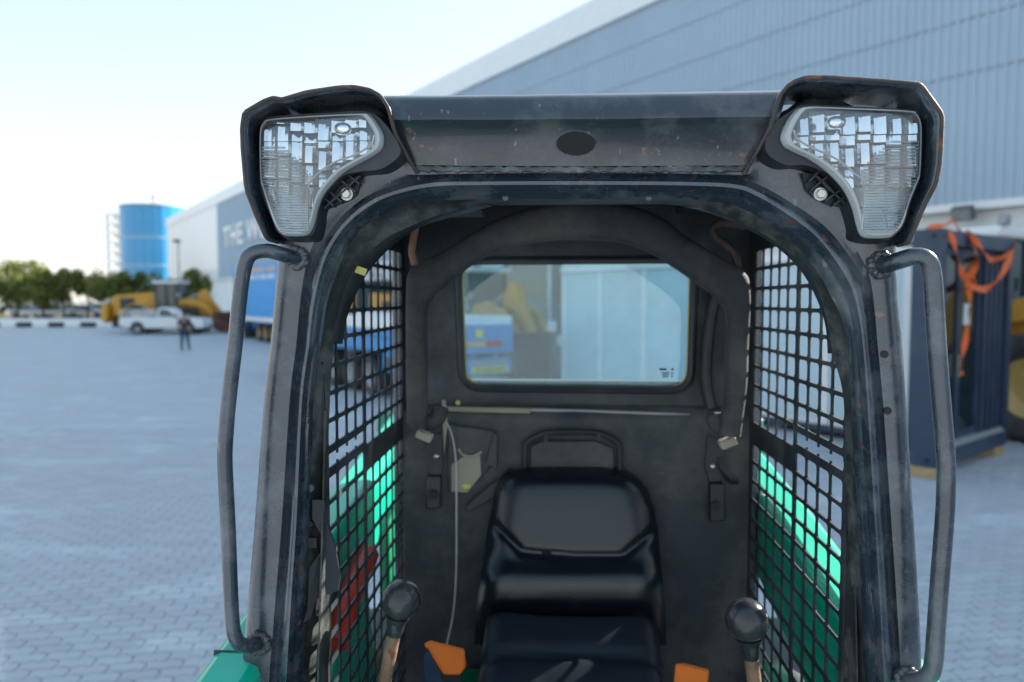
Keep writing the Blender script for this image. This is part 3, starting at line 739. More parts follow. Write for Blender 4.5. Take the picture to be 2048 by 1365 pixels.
for i, (a, b) in enumerate(zip(xs[:-1], xs[1:])):
    fr = mb2(a, a + .07, 0.10, 0.17, MZ0 + .262, MZ1 - .21); fr.b2((b - .08, 0.10, MZ0 + .262), (b - .01, 0.17, MZ1 - .21))
    fr.b2((a + .071, 0.10, MZ0 + .262), (b - .081, 0.17, MZ0 + .36)); fr.b2((a + .071, 0.10, MZ1 - .30), (b - .081, 0.17, MZ1 - .21))
    dr = fr.build('door_leaf', NAVY, mo, bevel=0.006)
    mb2(a + .072, b - .082, 0.125, 0.135, MZ0 + .362, MZ1 - .302).build('glass_pane', NAVYG, dr, smooth=0)
    if i == 0: mb2(b - .065, b - .035, 0.06, 0.10, 1.25, 1.55).build('handle', STEEL, dr, bevel=0.004)
m = mb2(xs[1] + .2, xs[1] + .42, 0.112, 0.1245, 1.95, 2.25); m.build('paper_notice', WHITEBIT, mo, smooth=0)
x = xs[2] + .02; i = 0
while x < ML - .2:
    mb2(x, min(x + .10, ML - .165), 0.05 + .05 * (i % 2), 0.25, MZ0 + .262, MZ1 - .21).build('wall_rib', NAVY, mo, bevel=0.006); x += .102; i += 1
for x, z in ((0.08, MZ0 + .09), (0.08, MZ1 - .09)):
    m = MB(); m.cyl((x, -0.004, z), (x, 0.02, z), 0.035, 16); m.build('corner_hole', HOLE, mo)
    m = MB(); m.cyl((-0.004, 0.10, z), (0.02, 0.10, z), 0.035, 16); m.build('corner_hole', HOLE, mo)
cc = RZ(math.atan2(md.y, md.x))
for x, lab in ((0.18, 'pale timber block under the near corner of the navy module'), (ML - .35, 'pale timber block under the far corner of the navy module')):
    m = MB(); m.b2((-0.2, -0.01, 0.0), (0.2, 0.34, 0.135)); o = m.build('timber_block', WOOD, bevel=0.006)
    o.location = A_ + cc @ Vector((x, 0, 0.003)); o.location.z = 0.003; o.rotation_euler = (0, 0, math.atan2(md.y, md.x)); tag(o, lab, 'block', 'timber blocks under the module')
def ribbon(mb, pts, w, th=0.004, side=(1, 0, 0)):
    P = crom(pts, 6); sd_ = Vector(side).normalized(); k = len(P); vs = []
    for i, p in enumerate(P):
        t = (P[min(i + 1, k - 1)] - P[max(i - 1, 0)]).normalized(); sdv = (sd_ - t * sd_.dot(t))
        if sdv.length < 0.1: sdv = Vector((0, 0, 1)) - t * t.z
        sdv.normalize()
        nrm = t.cross(sdv).normalized(); tw_ = Matrix.Rotation(0.5 * math.sin(i * 0.55), 3, t); sdv = tw_ @ sdv; nrm = tw_ @ nrm
        for a, b in ((-1, -1), (1, -1), (1, 1), (-1, 1)): vs.append(p + sdv * (a * w / 2) + nrm * (b * th / 2))
    fs = []
    for i in range(k - 1):
        for q in range(4): fs.append((i * 4 + q, i * 4 + (q + 1) % 4, (i + 1) * 4 + (q + 1) % 4, (i + 1) * 4 + q))
    fs += [(3, 2, 1, 0), tuple((k - 1) * 4 + q for q in range(4))]
    mb.add(vs, fs)
m = MB(); yf = -0.05
kn = (0.62, yf - .03, 2.55)
ribbon(m, [(0.05, 0.2, MZ1 + .02), (0.12, 0.02, MZ1 + .05), (0.35, 0.0, MZ1 + .10), (0.7, 0.05, MZ1 + .02), (0.95, yf, 3.0), (0.9, yf - .03, 2.75), kn], 0.09, side=(0.6, 0.5, 0.3))
ribbon(m, [(0.22, 0.0, MZ1 - .02), (0.3, yf, 2.95), (0.42, yf - .02, 2.7), kn], 0.09)
ribbon(m, [kn, (0.75, yf - .04, 2.48), (1.3, yf - .06, 2.45), (1.9, yf - .05, 2.68), (ML - .1, -0.02, 3.05), (ML + .02, 0.05, 3.12)], 0.10, side=(0, 0, 1))
ribbon(m, [(0.9, 0.05, MZ1 + .012), (1.1, yf, 3.05), (1.5, yf - .03, 2.85), (ML - .3, -0.03, 2.98), (ML + .02, 0.02, 3.1)], 0.08, side=(0, 0, 1))
ribbon(m, [kn, (0.66, yf - .06, 2.3), (0.6, yf - .06, 1.9), (0.5, yf - .05, 1.55), (0.5, yf - .05, 1.32)], 0.10)
ribbon(m, [(0.52, yf - .05, 2.62), (0.7, yf - .09, 2.6), (0.74, yf - .08, 2.5), (0.55, yf - .08, 2.48), (0.52, yf - .05, 2.62)], 0.07, side=(0, 0, 1))
st = m.build('ratchet_strap', STRAP, smooth=60); st.location = A_; st.rotation_euler = (0, 0, math.atan2(md.y, md.x))
tag(st, 'loose orange strap knotted over the front of the navy module', 'strap')

# ------------------------------------------------------------------ pickup, cars, person
def arch(cx, r, z0, a0=180, a1=0, n=9):
    return [(cx + r * math.cos(R(a0 + (a1 - a0) * i / (n - 1))), z0 + r * math.sin(R(a0 + (a1 - a0) * i / (n - 1)))) for i in range(n)]
pk = thing('pickup_truck', 'white pickup truck with metal bed rails parked before the yellow loader', 'pickup truck', (gx(335, 49.6), 49.6, 0), R(3))
low = [(-2.7, 0.55)] + arch(-1.62, 0.44, 0.42) + arch(1.65, 0.44, 0.42) + [(2.6, 0.42), (2.72, 0.62), (2.68, 0.98), (2.45, 1.06), (1.15, 1.14), (1.05, 1.12), (-2.75, 1.12), (-2.78, 0.7)]
m = MB(); m.prism(low, 'y', -0.9, 0.9); m.build('body', WHT, pk, bevel=0.05)
m = MB(); top = [(-0.35, 1.122), (-0.3, 1.72), (-0.1, 1.80), (0.35, 1.78), (1.12, 1.142)]
k = len(top); vs = [(x, -0.86 + 0.14 * (z - 1.12), z) for x, z in top] + [(x, 0.86 - 0.14 * (z - 1.12), z) for x, z in top]
m.add(vs, [tuple(range(k)), tuple(range(k, 2 * k))] + [(i, (i + 1) % k, k + (i + 1) % k, k + i) for i in range(k)]); cabp = m.build('cab', WHT, pk, bevel=0.04)
for s_ in (-1, 1):
    m = MB(); q = [(-0.2, 1.2), (-0.18, 1.66), (0.28, 1.68), (0.9, 1.2)]
    m.add([(x, s_ * (0.868 - 0.14 * (z - 1.12)), z) for x, z in q] + [(x, s_ * (0.84 - 0.14 * (z - 1.12)), z) for x, z in q], [(0, 1, 2, 3), (7, 6, 5, 4), (0, 4, 5, 1), (1, 5, 6, 2), (2, 6, 7, 3), (3, 7, 4, 0)])
    m.build('side_window', GLS, cabp, smooth=0)
    m = MB(); m.b2((-2.81, s_ * .80 - .09, 0.75), (-2.74, s_ * .80 + .105, 1.05)); m.build('tail_light', REDL, pk, bevel=0.02)
    m = MB(); m.b2((2.5, s_ * .78 - .1, 0.8), (2.74, s_ * .78 + .1, 0.96)); m.build('headlight', GREY, pk, bevel=0.03)
    m = MB(); m.b2((0.85, s_ * .93 - .04, 1.16), (1.0, s_ * .93 + .1, 1.32)); m.build('mirror', MBLK, pk, bevel=0.02)
    for x in (-1.62, 1.65): wheel(pk, (x, s_ * .8, 0.37), 0.37, 0.24, GREY, lugs=0, rf=.6)
m = MB()
for z in (1.28, 1.46, 1.64):
    for y in (-.86, .86): m.cyl((-2.72, y, z), (-0.42, y, z), 0.018, 6)
    m.cyl((-2.72, -.86, z), (-2.72, .86, z), 0.018, 6)
for i in range(14):
    x = -2.72 + i * 2.3 / 13
    for y in (-.86, .86): m.cyl((x, y, 1.1), (x, y, 1.65), 0.016, 6)
m.build('bed_rail', WHT, pk)
m = MB(); m.cyl((-1.62, -.8, .37), (-1.62, .8, .37), .06, 8); m.cyl((1.65, -.8, .37), (1.65, .8, .37), .06, 8); m.b2((-2.5, -.5, .36), (2.3, .5, .54)); m.build('underframe', MBLK, pk)
m = MB(); m.b2((-2.86, -0.8, 0.42), (-2.79, 0.8, 0.56)); m.build('rear_bumper', GREY, pk, bevel=.02)

def make_car(loc, rz, label, grp):
    c = thing('parked_car', label, 'car', loc, rz, grp)
    lw = [(-2.1, .4)] + arch(-1.3, .36, .36) + arch(1.3, .36, .36) + [(2.1, .4), (2.15, .7), (1.9, .85), (1.0, .92), (-2.0, .92), (-2.15, .7)]
    m = MB(); m.prism(lw, 'y', -.85, .85); m.build('body', WHT, c, bevel=.06)
    m = MB(); m.prism([(-1.6, .921), (-1.2, 1.42), (.2, 1.45), (.95, .921)], 'y', -.74, .74); gh = m.build('cabin', GLS, c, bevel=.05)
    m = MB(); m.prism([(-1.15, 1.43), (-1.05, 1.5), (.1, 1.52), (.2, 1.46)], 'y', -.72, .72); m.build('roof', WHT, c)
    for x in (-1.3, 1.3):
        for s_ in (-1, 1): wheel(c, (x, s_ * .74, .32), .32, .2, GREY, lugs=0, rf=.6)
for px in (62, 118, 178):
    make_car((gx(px, 84), 84, 0.2), R(random.uniform(-6, 6)), 'white car parked in the shade beyond the row of small trees', 'cars beyond the trees')

# person
def skin_mesh(name, joints, edges, m, parent, sub=2):
    me = bpy.data.meshes.new(name); me.from_pydata([j[:3] for j in joints], edges, []); me.materials.append(m)
    o = link(bpy.data.objects.new(name, me), parent)
    o.modifiers.new('skin', 'SKIN')
    for i, j in enumerate(joints):
        r = j[3]; r = r if isinstance(r, tuple) else (r, r); me.skin_vertices[0].data[i].radius = r
    me.skin_vertices[0].data[0].use_root = True
    s_ = o.modifiers.new('sub', 'SUBSURF'); s_.levels = sub; s_.render_levels = sub
    return o
pe = thing('person', 'person in navy shirt and dark trousers walking towards the white pickup', 'person', (gx(368, 33.8), 33.8, 0), R(8))
J = [(0, 0, .92, (.15, .10)), (0, 0, 1.12, (.145, .10)), (0, 0.02, 1.34, (.17, .105)), (0, 0.03, 1.46, (.06, .06)), (0, 0.05, 1.53, (.055, .055)), (0, 0.06, 1.62, (.085, .10)), (0, 0.06, 1.70, (.07, .085)),
     (-.20, 0.02, 1.40, .06), (-.26, 0.0, 1.15, .048), (-.27, 0.08, .92, .036), (-.27, .11, .80, (.025, .042)),
     (.20, 0.02, 1.40, .06), (.26, 0.02, 1.15, .048), (.28, -.04, .92, .036), (.28, -.05, .80, (.025, .042)),
     (-.10, 0, .86, .09), (-.115, .05, .48, .06), (-.12, -.06, .09, .042), (-.12, .08, .045, (.04, .03)),
     (.10, 0, .86, .09), (.125, .10, .48, .06), (.14, .16, .09, .042), (.15, .30, .045, (.04, .03))]
Ed = [(0, 1), (1, 2), (2, 3), (3, 4), (4, 5), (5, 6), (2, 7), (7, 8), (8, 9), (9, 10), (2, 11), (11, 12), (12, 13), (13, 14), (0, 15), (15, 16), (16, 17), (17, 18), (0, 19), (19, 20), (20, 21), (21, 22)]
body = skin_mesh('body', J, Ed, SKIN, pe)
gro = lambda idx, k: [(*J[i][:3], tuple(r + k for r in (J[i][3] if isinstance(J[i][3], tuple) else (J[i][3],) * 2))) for i in idx]
sj = gro([0, 1, 2, 7, 8, 11, 12], .018); sj[0] = (0, 0, .84, (.165, .12)); skin_mesh('shirt', sj, [(0, 1), (1, 2), (2, 3), (3, 4), (2, 5), (5, 6)], NAVC, body)
tj = gro([0, 15, 16, 17, 19, 20, 21], .016); skin_mesh('trousers', tj, [(0, 1), (1, 2), (2, 3), (0, 4), (4, 5), (5, 6)], TEALC, body)
m = MB(); m.sphere((0, 0.045, 1.68), 0.1, sc=(.9, 1.05, 1.0)); m.build('hair', HAIR, body)
for i, c in ((0, (-.12, 0.02, .045)), (1, (.147, .235, .045))):
    m = MB(); m.sphere(c, 0.06, sc=(.8, 2.2, .72)); m.build('shoe', HAIR, body)


# ================================================================== SKID STEER LOADER (cab space: x right, y to the rear, z up)
mc = thing('skid_steer_loader', 'black cabbed mint green skid steer loader with twin headlamps and open front', 'skid steer loader', (X0, D0, 0), -YAW)
YR = 0.79; XM = 0.470

# ---- front frame: lofted pillars and arch, traced as four lines (outer edge, groove, lip, opening)
ST = [((466, 1560), (532, 1560), (599, 1560), (620, 1560)), ((480, 1365), (547, 1365), (607, 1365), (630, 1365)), ((495, 1200), (560, 1200), (613, 1200), (641, 1200)),
      ((509, 1036), (573, 1036), (621, 1036), (652, 1036)), ((527, 800), (588, 800), (627, 800), (660, 800)), ((540, 690), (601, 690), (642, 690), (668, 690)),
      ((548, 600), (609, 605), (655, 605), (680, 610)), ((555, 520), (622, 530), (678, 535), (703, 550)), ((560, 440), (640, 490), (700, 487), (737, 508)),
      ((560, 320), (670, 445), (730, 452), (778, 475)), ((610, 228), (715, 402), (768, 429), (822, 453)), ((745, 205), (765, 376), (818, 410), (878, 431)),
      ((838, 330), (850, 353), (885, 402), (945, 416)), ((960, 331), (960, 350), (965, 399), (1000, 409)), ((1152, 330), (1152, 349), (1152, 399), (1152, 407)),
      ((1340, 330), (1345, 350), (1345, 400), (1310, 408)), ((1488, 331), (1473, 354), (1452, 407), (1395, 418)), ((1600, 198), (1523, 369), (1508, 429), (1465, 440)),
      ((1710, 210), (1590, 407), (1560, 463), (1525, 468)), ((1788, 310), (1649, 448), (1604, 503), (1572, 502)), ((1795, 440), (1693, 498), (1640, 552), (1610, 540)),
      ((1793, 520), (1729, 555), (1664, 597), (1638, 590)), ((1797, 605), (1741, 618), (1682, 634), (1654, 646)), ((1806, 690), (1747, 690), (1696, 690), (1664, 705)),
      ((1813, 800), (1758, 800), (1702, 800), (1687, 800)), ((1826, 1000), (1772, 1000), (1713, 1000), (1693, 1000)), ((1838, 1200), (1786, 1200), (1723, 1200), (1703, 1200)),
      ((1846, 1365), (1796, 1365), (1730, 1365), (1712, 1365)), ((1855, 1560), (1806, 1560), (1739, 1560), (1722, 1560))]
cur = [crom([Vector((p[0], p[1], 0)) for p in [s_[c] for s_ in ST]], 7) for c in range(4)]
NS = len(cur[0])
def lerp2(a, b, t): return a + (b - a) * t
PROF = [(0, 1, 0.0, 0.13), (0, 1, 0.0, 0.030), (0, 1, 0.02, 0.014), (0, 1, 0.09, 0.004), (0, 1, 0.25, 0.0), (0, 1, 0.55, -0.001), (0, 1, 0.86, 0.001), (0, 1, 0.97, 0.010), (1, 2, 0.05, 0.013),
        (1, 2, 0.16, 0.004), (1, 2, 0.28, -0.006), (1, 2, 0.42, -0.006), (1, 2, 0.54, 0.003), (1, 2, 0.64, 0.014), (1, 2, 0.70, 0.019), (1, 2, 0.76, 0.021), (1, 2, 0.90, 0.034), (1, 2, 1.0, 0.044)]
LPROF = [(1, 2, 0.985, 0.0435), (2, 3, 0.12, 0.050), (2, 3, 0.5, 0.062), (2, 3, 0.95, 0.074), (2, 3, 1.0, 0.077), (2, 3, 1.0, 0.100)]
def loft(prof):
    vs = []; k = len(prof)
    for i in range(NS):
        for a, b, t, dy in prof:
            q = lerp2(cur[a][i], cur[b][i], t)
            p = fp(q.x, q.y, 0.0) if a == 0 and t == 0.0 else fp(q.x, q.y, dy)
            vs.append((p.x, dy, p.z))
    fs = [(i * k + j, i * k + j + 1, (i + 1) * k + j + 1, (i + 1) * k + j) for i in range(NS - 1) for j in range(k - 1)]
    return vs, fs
v_, f_ = loft(PROF); frame = mobj('front_frame', v_, f_, BLK, mc, smooth=50)
v_, f_ = loft(LPROF); lipo = mobj('opening_lip', v_, f_, LIP, frame, smooth=50)
tag(lipo, 'dusty worn inner lip of the door opening')

# dark plastic trim inside the arch corners
def strip(name, P1, P2, d1, d2, m_, parent, th=0.004):
    a = crom([Vector((x, y, 0)) for x, y in P1], 6); b = crom([Vector((x, y, 0)) for x, y in P2], 6); n = min(len(a), len(b)); vs = []
    for i in range(n):
        for q, d in ((a[i], d1), (b[i], d2)):
            p = fp(q.x, q.y, d); vs.append((p.x, d, p.z))
    fs = [(2 * i, 2 * i + 1, 2 * i + 3, 2 * i + 2) for i in range(n - 1)]
    return mobj(name, vs, fs, m_, parent, smooth=50, solid=th)
strip('corner_trim', [(950, 405), (878, 425), (808, 443), (745, 476), (698, 527), (674, 585), (662, 640), (656, 688)], [(985, 411), (885, 438), (830, 458), (778, 497), (735, 545), (706, 600), (690, 645), (684, 688)], 0.082, 0.115, PLAST, frame)
strip('corner_trim', [(1390, 405), (1460, 425), (1530, 455), (1590, 500), (1640, 560), (1668, 620), (1684, 670), (1688, 707)], [(1370, 412), (1440, 432), (1510, 465), (1563, 500), (1606, 545), (1636, 600), (1652, 650), (1657, 707)], 0.080, 0.11, PLAST, frame)

# ---- visor beam between the lamp hoods
rows = [((763, 192), (1576, 180), 0.16), ((763, 192), (1576, 180), -0.012), ((765, 196), (1575, 185), -0.026), ((768, 202), (1573, 191), -0.032), ((780, 232), (1563, 224), -0.046), ((783, 240), (1559, 233), -0.047),
        ((786, 246), (1556, 240), -0.043), ((792, 258), (1550, 253), -0.034), ((818, 318), (1514, 318), -0.004), ((830, 331), (1500, 331), -0.003)]
vs = []; NX = 40
for (l, r, d) in rows:
    for i in range(NX + 1):
        t = i / NX; sag = 2.0 * math.sin(math.pi * t)
        p = fp(l[0] + (r[0] - l[0]) * t, l[1] + (r[1] - l[1]) * t + sag, min(d, 0.0) if d > 0.1 else d)
        vs.append((p.x, d, p.z + 0.0007 * noise.noise((p.x * 14, d * 40, p.z * 14))))
fs = [(a * (NX + 1) + i, a * (NX + 1) + i + 1, (a + 1) * (NX + 1) + i + 1, (a + 1) * (NX + 1) + i) for a in range(len(rows) - 1) for i in range(NX)]
vis = mobj('visor_beam', vs, fs, TEALR, mc, smooth=45); tag(vis, 'scratched black beam over the door opening with rust specks')
# weld bead under the visor
pts = [fp(832 + (1498 - 832) * i / 80, 338 + 2 * math.sin(math.pi * i / 80), -0.001) for i in range(81)]
pts = [p + Vector((0, 0.001 * math.sin(i * 2.1), 0.0012 * math.sin(i * 1.7))) for i, p in enumerate(pts)]
m = MB(); m.tube(pts, [0.0052 + 0.0010 * math.sin(i * 2.6) for i in range(81)], 8); m.build('weld_bead', WELD, vis)
# round plug on the underside of the visor
c0 = fp(1152, 287, -0.019); u_ = (fp(1192, 287, -0.019) - c0); top_ = fp(1152, 262, -0.0305); bot_ = fp(1152, 312, -0.007); w_ = (top_ - bot_) / 2
nn = u_.cross(w_).normalized()
if nn.y > 0: nn = -nn
m = MB(); k = 32
ring = [c0 + u_ * math.cos(2 * math.pi * i / k) + w_ * math.sin(2 * math.pi * i / k) for i in range(k)]
m.add([p + nn * 0.0012 for p in ring] + [p - nn * 0.004 for p in ring], [tuple(range(k))] + [(i, (i + 1) % k, k + (i + 1) % k, k + i) for i in range(k)]); m.build('round_plug', HOLE, vis, smooth=30)
m = MB(); m.tube([p + nn * 0.001 for p in ring] + [ring[0] + nn * 0.001], 0.0011, 6, caps=False); m.build('plug_rim', BLK, vis)

# ---- lamp hoods, lamps
Z2 = lambda pts: [(460 + x / 3.592, 140 + y / 3.592) for x, y in pts]
Z3 = lambda pts: [(1400 + x / 3.413, 120 + y / 3.413) for x, y in pts]
hoodL = [(1345, 745, -.004), (1250, 580, -.028), (1180, 440, -.05), (1135, 270, -.066), (1080, 185, -.074), (1000, 143, -.080), (890, 122, -.085), (780, 126, -.087), (550, 160, -.088), (400, 205, -.088), (372, 212, -.088), (310, 200, -.088), (240, 225, -.088), (100, 308, -.088),
         (84, 420, -.088), (90, 580, -.088), (115, 860, -.082), (180, 1030, -.07), (252, 1195, -.052), (275, 1218, -.045), (345, 1240, -.02)]
hoodR = [(300, 780, -.004), (400, 612, -.028), (482, 460, -.05), (550, 240, -.066), (600, 178, -.074), (645, 148, -.080), (720, 122, -.085), (880, 119, -.087), (1200, 140, -.088), (1480, 162, -.088), (1512, 177, -.088), (1640, 352, -.088), (1654, 400, -.088), (1640, 700, -.086), (1610, 850, -.08),
         (1530, 1000, -.07), (1430, 1240, -.052), (1400, 1256, -.045), (1350, 1268, -.02)]
def hood(pts, zf):
    q = zf([(x, y) for x, y, d in pts]); vs = []; n = 7; front = []
    P = []
    for (x, y), (_, _, d) in zip(q, pts):
        P.append(Vector((x, y, d * 1000)))
    P2 = []
    for i in range(len(P) - 1):                      # small rounding only: straight segments with softened corners
        P2 += [P[i] + (P[i + 1] - P[i]) * t for t in ((0.12, 0.5, 0.88) if i else (0.0, 0.5, 0.88))]
    P2.append(P[-1])
    cent = sum((fp(p.x, p.y, 0) for p in P2), Vector()) / len(P2)
    for p in P2:
        d = p.z / 1000; f = fp(p.x, p.y, d); front.append(f)
        for j in range(n):
            t = j / (n - 1); yy = d + (0.05 - d) * t
            pull = 0.10 * t * t                     # the sheet closes in slightly towards the cab
            vs.append((f.x + (cent.x - f.x) * pull, yy, f.z + (cent.z - f.z) * pull * 0.4))
    fs = [(i * n + j, i * n + j + 1, (i + 1) * n + j + 1, (i + 1) * n + j) for i in range(len(P2) - 1) for j in range(n - 1)]
    o = mobj('lamp_hood', vs, fs, BLK, mc, smooth=35, solid=0.005, soff=0)
    m = MB(); m.tube(front, 0.0031, 8); e = m.build('hood_edge', EDGE, o); tag(e, 'rust edged rim of the lamp hood')
    return o
hood(hoodL, Z2); hood(hoodR, Z3)

lensL = [(222, 440), (245, 385), (300, 355), (600, 332), (960, 316), (1012, 328), (1050, 375), (1094, 455), (1098, 520), (1078, 570), (1020, 615), (900, 680), (800, 742), (720, 822), (655, 910), (622, 1000), (600, 1090), (572, 1158), (530, 1188), (430, 1194), (368, 1178), (330, 1125), (290, 1020), (238, 855), (226, 800), (218, 600)]
lensR = [(558, 520), (590, 430), (640, 355), (700, 323), (900, 326), (1400, 348), (1470, 372), (1498, 430), (1504, 520), (1495, 780), (1475, 850), (1420, 985), (1382, 1115), (1342, 1180), (1282, 1214), (1150, 1214), (1104, 1190), (1080, 1130), (1050, 1012), (1000, 900), (930, 812), (850, 738), (750, 672), (625, 612), (578, 580)]
houL = [(208, 430), (240, 350), (320, 325), (700, 300), (1000, 292), (1130, 375), (1240, 540), (1235, 625), (1110, 715), (950, 735), (830, 765), (745, 840), (685, 920), (650, 1010), (630, 1110), (590, 1205), (430, 1215), (340, 1180), (300, 1090), (215, 860), (205, 600)]
houR = [(420, 560), (470, 440), (600, 340), (690, 300), (900, 304), (1420, 330), (1500, 370), (1522, 520), (1510, 790), (1440, 990), (1400, 1130), (1350, 1200), (1280, 1235), (1140, 1232), (1070, 1200), (1055, 1130), (1025, 1020), (975, 910), (880, 800), (800, 755), (690, 720), (560, 720), (440, 650)]
def in_poly(p, poly):
    c = False; j = len(poly) - 1
    for i in range(len(poly)):
        a, b = poly[i], poly[j]
        if (a[1] > p[1]) != (b[1] > p[1]) and p[0] < (b[0] - a[0]) * (p[1] - a[1]) / (b[1] - a[1]) + a[0]: c = not c
        j = i
    return c
def lamp(lens, hou, star, zf, left):
    hp = bpy.data.objects.new('headlamp', None); link(hp, mc); hp.empty_display_size = 0.05
    # housing
    loop = crom([(x, y, 0) for x, y in zf(hou)], 5, True)
    fr = [fp(p.x, p.y, -0.036) for p in loop]; c = sum(fr, Vector()) / len(fr); k = len(fr)
    vs = [Vector((p.x, 0.008, p.z)) + (Vector((c.x, 0, c.z)) - Vector((p.x, 0, p.z))) * -0.03 for p in fr] + [Vector((p.x, -0.022, p.z)) for p in fr] + [p + (c - p) * 0.035 + Vector((0, -0.006, 0)) for p in fr]
    fs = [(i, (i + 1) % k, k + (i + 1) % k, k + i) for i in range(k)] + [(k + i, k + (i + 1) % k, 2 * k + (i + 1) % k, 2 * k + i) for i in range(k)]
    # floor of the housing, recessed behind the reflector
    sp_ = zf([star])[0]; stp = fp(*sp_, -0.036)
    lp = [fp(p.x, p.y, -0.050) for p in crom([(x, y, 0) for x, y in zf(lens)], 5, True)]; kl = len(lp)
    bm = bmesh.new(); V = [bm.verts.new(v) for v in vs]; top = V[2 * k:]
    for f in fs: bm.faces.new([V[i] for i in f])
    bm.faces.new(top)
    bmesh.ops.recalc_face_normals(bm, faces=bm.faces)
    me = bpy.data.meshes.new('lamp_housing'); bm.to_mesh(me); bm.free(); me.materials.append(PLAST)
    me.polygons.foreach_set('use_smooth', [True] * len(me.polygons)); me.set_sharp_from_angle(angle=R(40))
    link(bpy.data.objects.new('lamp_housing', me), hp)
    # side skirt of the clear lens and its rim
    vs = [p + Vector((0, 0.008, 0)) for p in lp] + [p.copy() for p in lp] + [p + (stp - p) * 0.03 + Vector((0, -0.007, 0)) for p in lp] + [p + (stp - p) * 0.075 + Vector((0, -0.008, 0)) for p in lp]
    fs = [(r_ * kl + i, r_ * kl + (i + 1) % kl, (r_ + 1) * kl + (i + 1) % kl, (r_ + 1) * kl + i) for r_ in range(3) for i in range(kl)]
    mobj('lens_rim', vs, fs, LENSRIM, hp, smooth=50)
    # lens surface
    vs = []; rings = [0.06, 0.2, 0.4, 0.6, 0.8]
    for q in rings: vs += [p + (Vector((stp.x, p.y, stp.z)) - p) * q + Vector((0, -0.008 - 0.010 * (1 - (1 - q) ** 2), 0)) for p in lp]
    fs = [(r_ * kl + i, r_ * kl + (i + 1) % kl, (r_ + 1) * kl + (i + 1) % kl, (r_ + 1) * kl + i) for r_ in range(len(rings) - 1) for i in range(kl)]
    vs.append(Vector((stp.x, lp[0].y - 0.019, stp.z))); e = len(vs) - 1; o0 = (len(rings) - 1) * kl
    fs += [(o0 + i, o0 + (i + 1) % kl, e) for i in range(kl)]
    mobj('lens', vs, fs, LENS_G, hp, smooth=60)
    # faceted reflector behind it
    poly = [(p.x + (stp.x - p.x) * .11, p.z + (stp.z - p.z) * .11) for p in lp]
    xs_ = [p[0] for p in poly]; zs_ = [p[1] for p in poly]; rnd = random.Random(5 if left else 6); m = MB()
    nx, nz = 8, 22; x0, x1, z0, z1 = min(xs_), max(xs_), min(zs_), max(zs_)
    sub_ = 4
    for a in range(nx * sub_):
        ca = a // sub_; rc = random.Random(ca * 31 + (1 if left else 2)); ph = rc.uniform(-.10, .10); tl = rc.uniform(-.35, .35); ccx = x0 + (x1 - x0) * (ca + .5) / nx
        for b in range(nz * 2):
            cx_ = x0 + (x1 - x0) * (a + .5) / (nx * sub_); cz_ = z0 + (z1 - z0) * (b + .5) / (nz * 2)
            if not in_poly((cx_, cz_), poly): continue
            hx, hz = (x1 - x0) / (nx * sub_) / 2, (z1 - z0) / (nz * 2) / 2
            band = 1 if cz_ > stp.z + 0.012 else 0
            def yy(x, z):
                H_ = 0.050 if band else 0.034; zq = z0 + (math.floor((cz_ - z0) / H_ + ph * 4) - ph * 4 + 0.5) * H_; u = (z - zq) / H_
                return -0.0470 + (0.16 + 0.5 * ph) * (z - zq) + 0.0030 * u * u + tl * 0.18 * (x - ccx) + 0.0022 * math.cos((x - ccx) * 150)
            m.add([(cx_ - hx, yy(cx_ - hx, cz_ - hz), cz_ - hz), (cx_ + hx, yy(cx_ + hx, cz_ - hz), cz_ - hz), (cx_ + hx, yy(cx_ + hx, cz_ + hz), cz_ + hz), (cx_ - hx, yy(cx_ - hx, cz_ + hz), cz_ + hz)], [(0, 1, 2, 3)])
    m.build('reflector', CHROME, hp, smooth=0)
    # ribbed prism bars on the outer lower part of the lens
    m = MB(); y = 560.0
    lz = [(x, y_) for x, y_ in (lens)]
    while y < 1172:
        # horizontal extent inside the lens outline
        cr = []
        for i in range(len(lz)):
            a, b = lz[i], lz[(i + 1) % len(lz)]
            if (a[1] > y) != (b[1] > y): cr.append(a[0] + (b[0] - a[0]) * (y - a[1]) / (b[1] - a[1]))
        cr.sort(); xa, xb = cr[0] + 14, cr[-1] - 14
        if left: lim = 400 + (y - 560) * 1.0 if y < 710 else 560; xb = min(xb, lim)
        else: lim = 1300 - (y - 560) * 1.1 if y < 720 else 1118; xa = max(xa, lim)
        if xb - xa > 30:
            P = [fp(*zf([(xa + (xb - xa) * i / 6, y)])[0], -0.0600 - 0.004 * math.sin(math.pi * i / 6)) for i in range(7)]
            m.tube(P, 0.0019, 6)
        y += 19 if y > 830 else 24
    m.build('lens_ribs', RIB_G, hp)
    ed = [(1035, 470), (1010, 540), (900, 610), (760, 660), (650, 730), (580, 800), (562, 840), (556, 1000), (560, 1150)] if left else [(640, 480), (665, 540), (760, 600), (880, 650), (980, 710), (1060, 780), (1112, 835), (1118, 1000), (1106, 1160)]
    P = crom([fp(*q, -0.0585) for q in zf(ed)], 5); m = MB(); m.tube(P, 0.0016, 6); m.build('lens_step', LENSRIM, hp)
    bq = (462, 1055) if left else (1215, 1080)
    m = MB(); m.sphere(fp(*zf([bq])[0], -0.048), 0.007, 12, 8, (1, .6, 1.3)); m.build('amber_bulb', AMBER, hp)
    # bulb shield in the upper half
    bq = (810, 425) if left else (930, 430)
    m = MB(); p = fp(*zf([bq])[0], -0.046); m.sphere(p, 0.013, 14, 10, (1.2, .6, .8)); m.build('bulb_shield', CHROME, hp)
    # ribbed bracket with its bolt
    bp = [(690, 1012), (700, 900), (800, 785), (945, 765), (925, 895), (880, 935)] if left else [(690, 775), (830, 790), (930, 860), (985, 940), (965, 1010), (850, 985), (760, 935), (725, 900)]
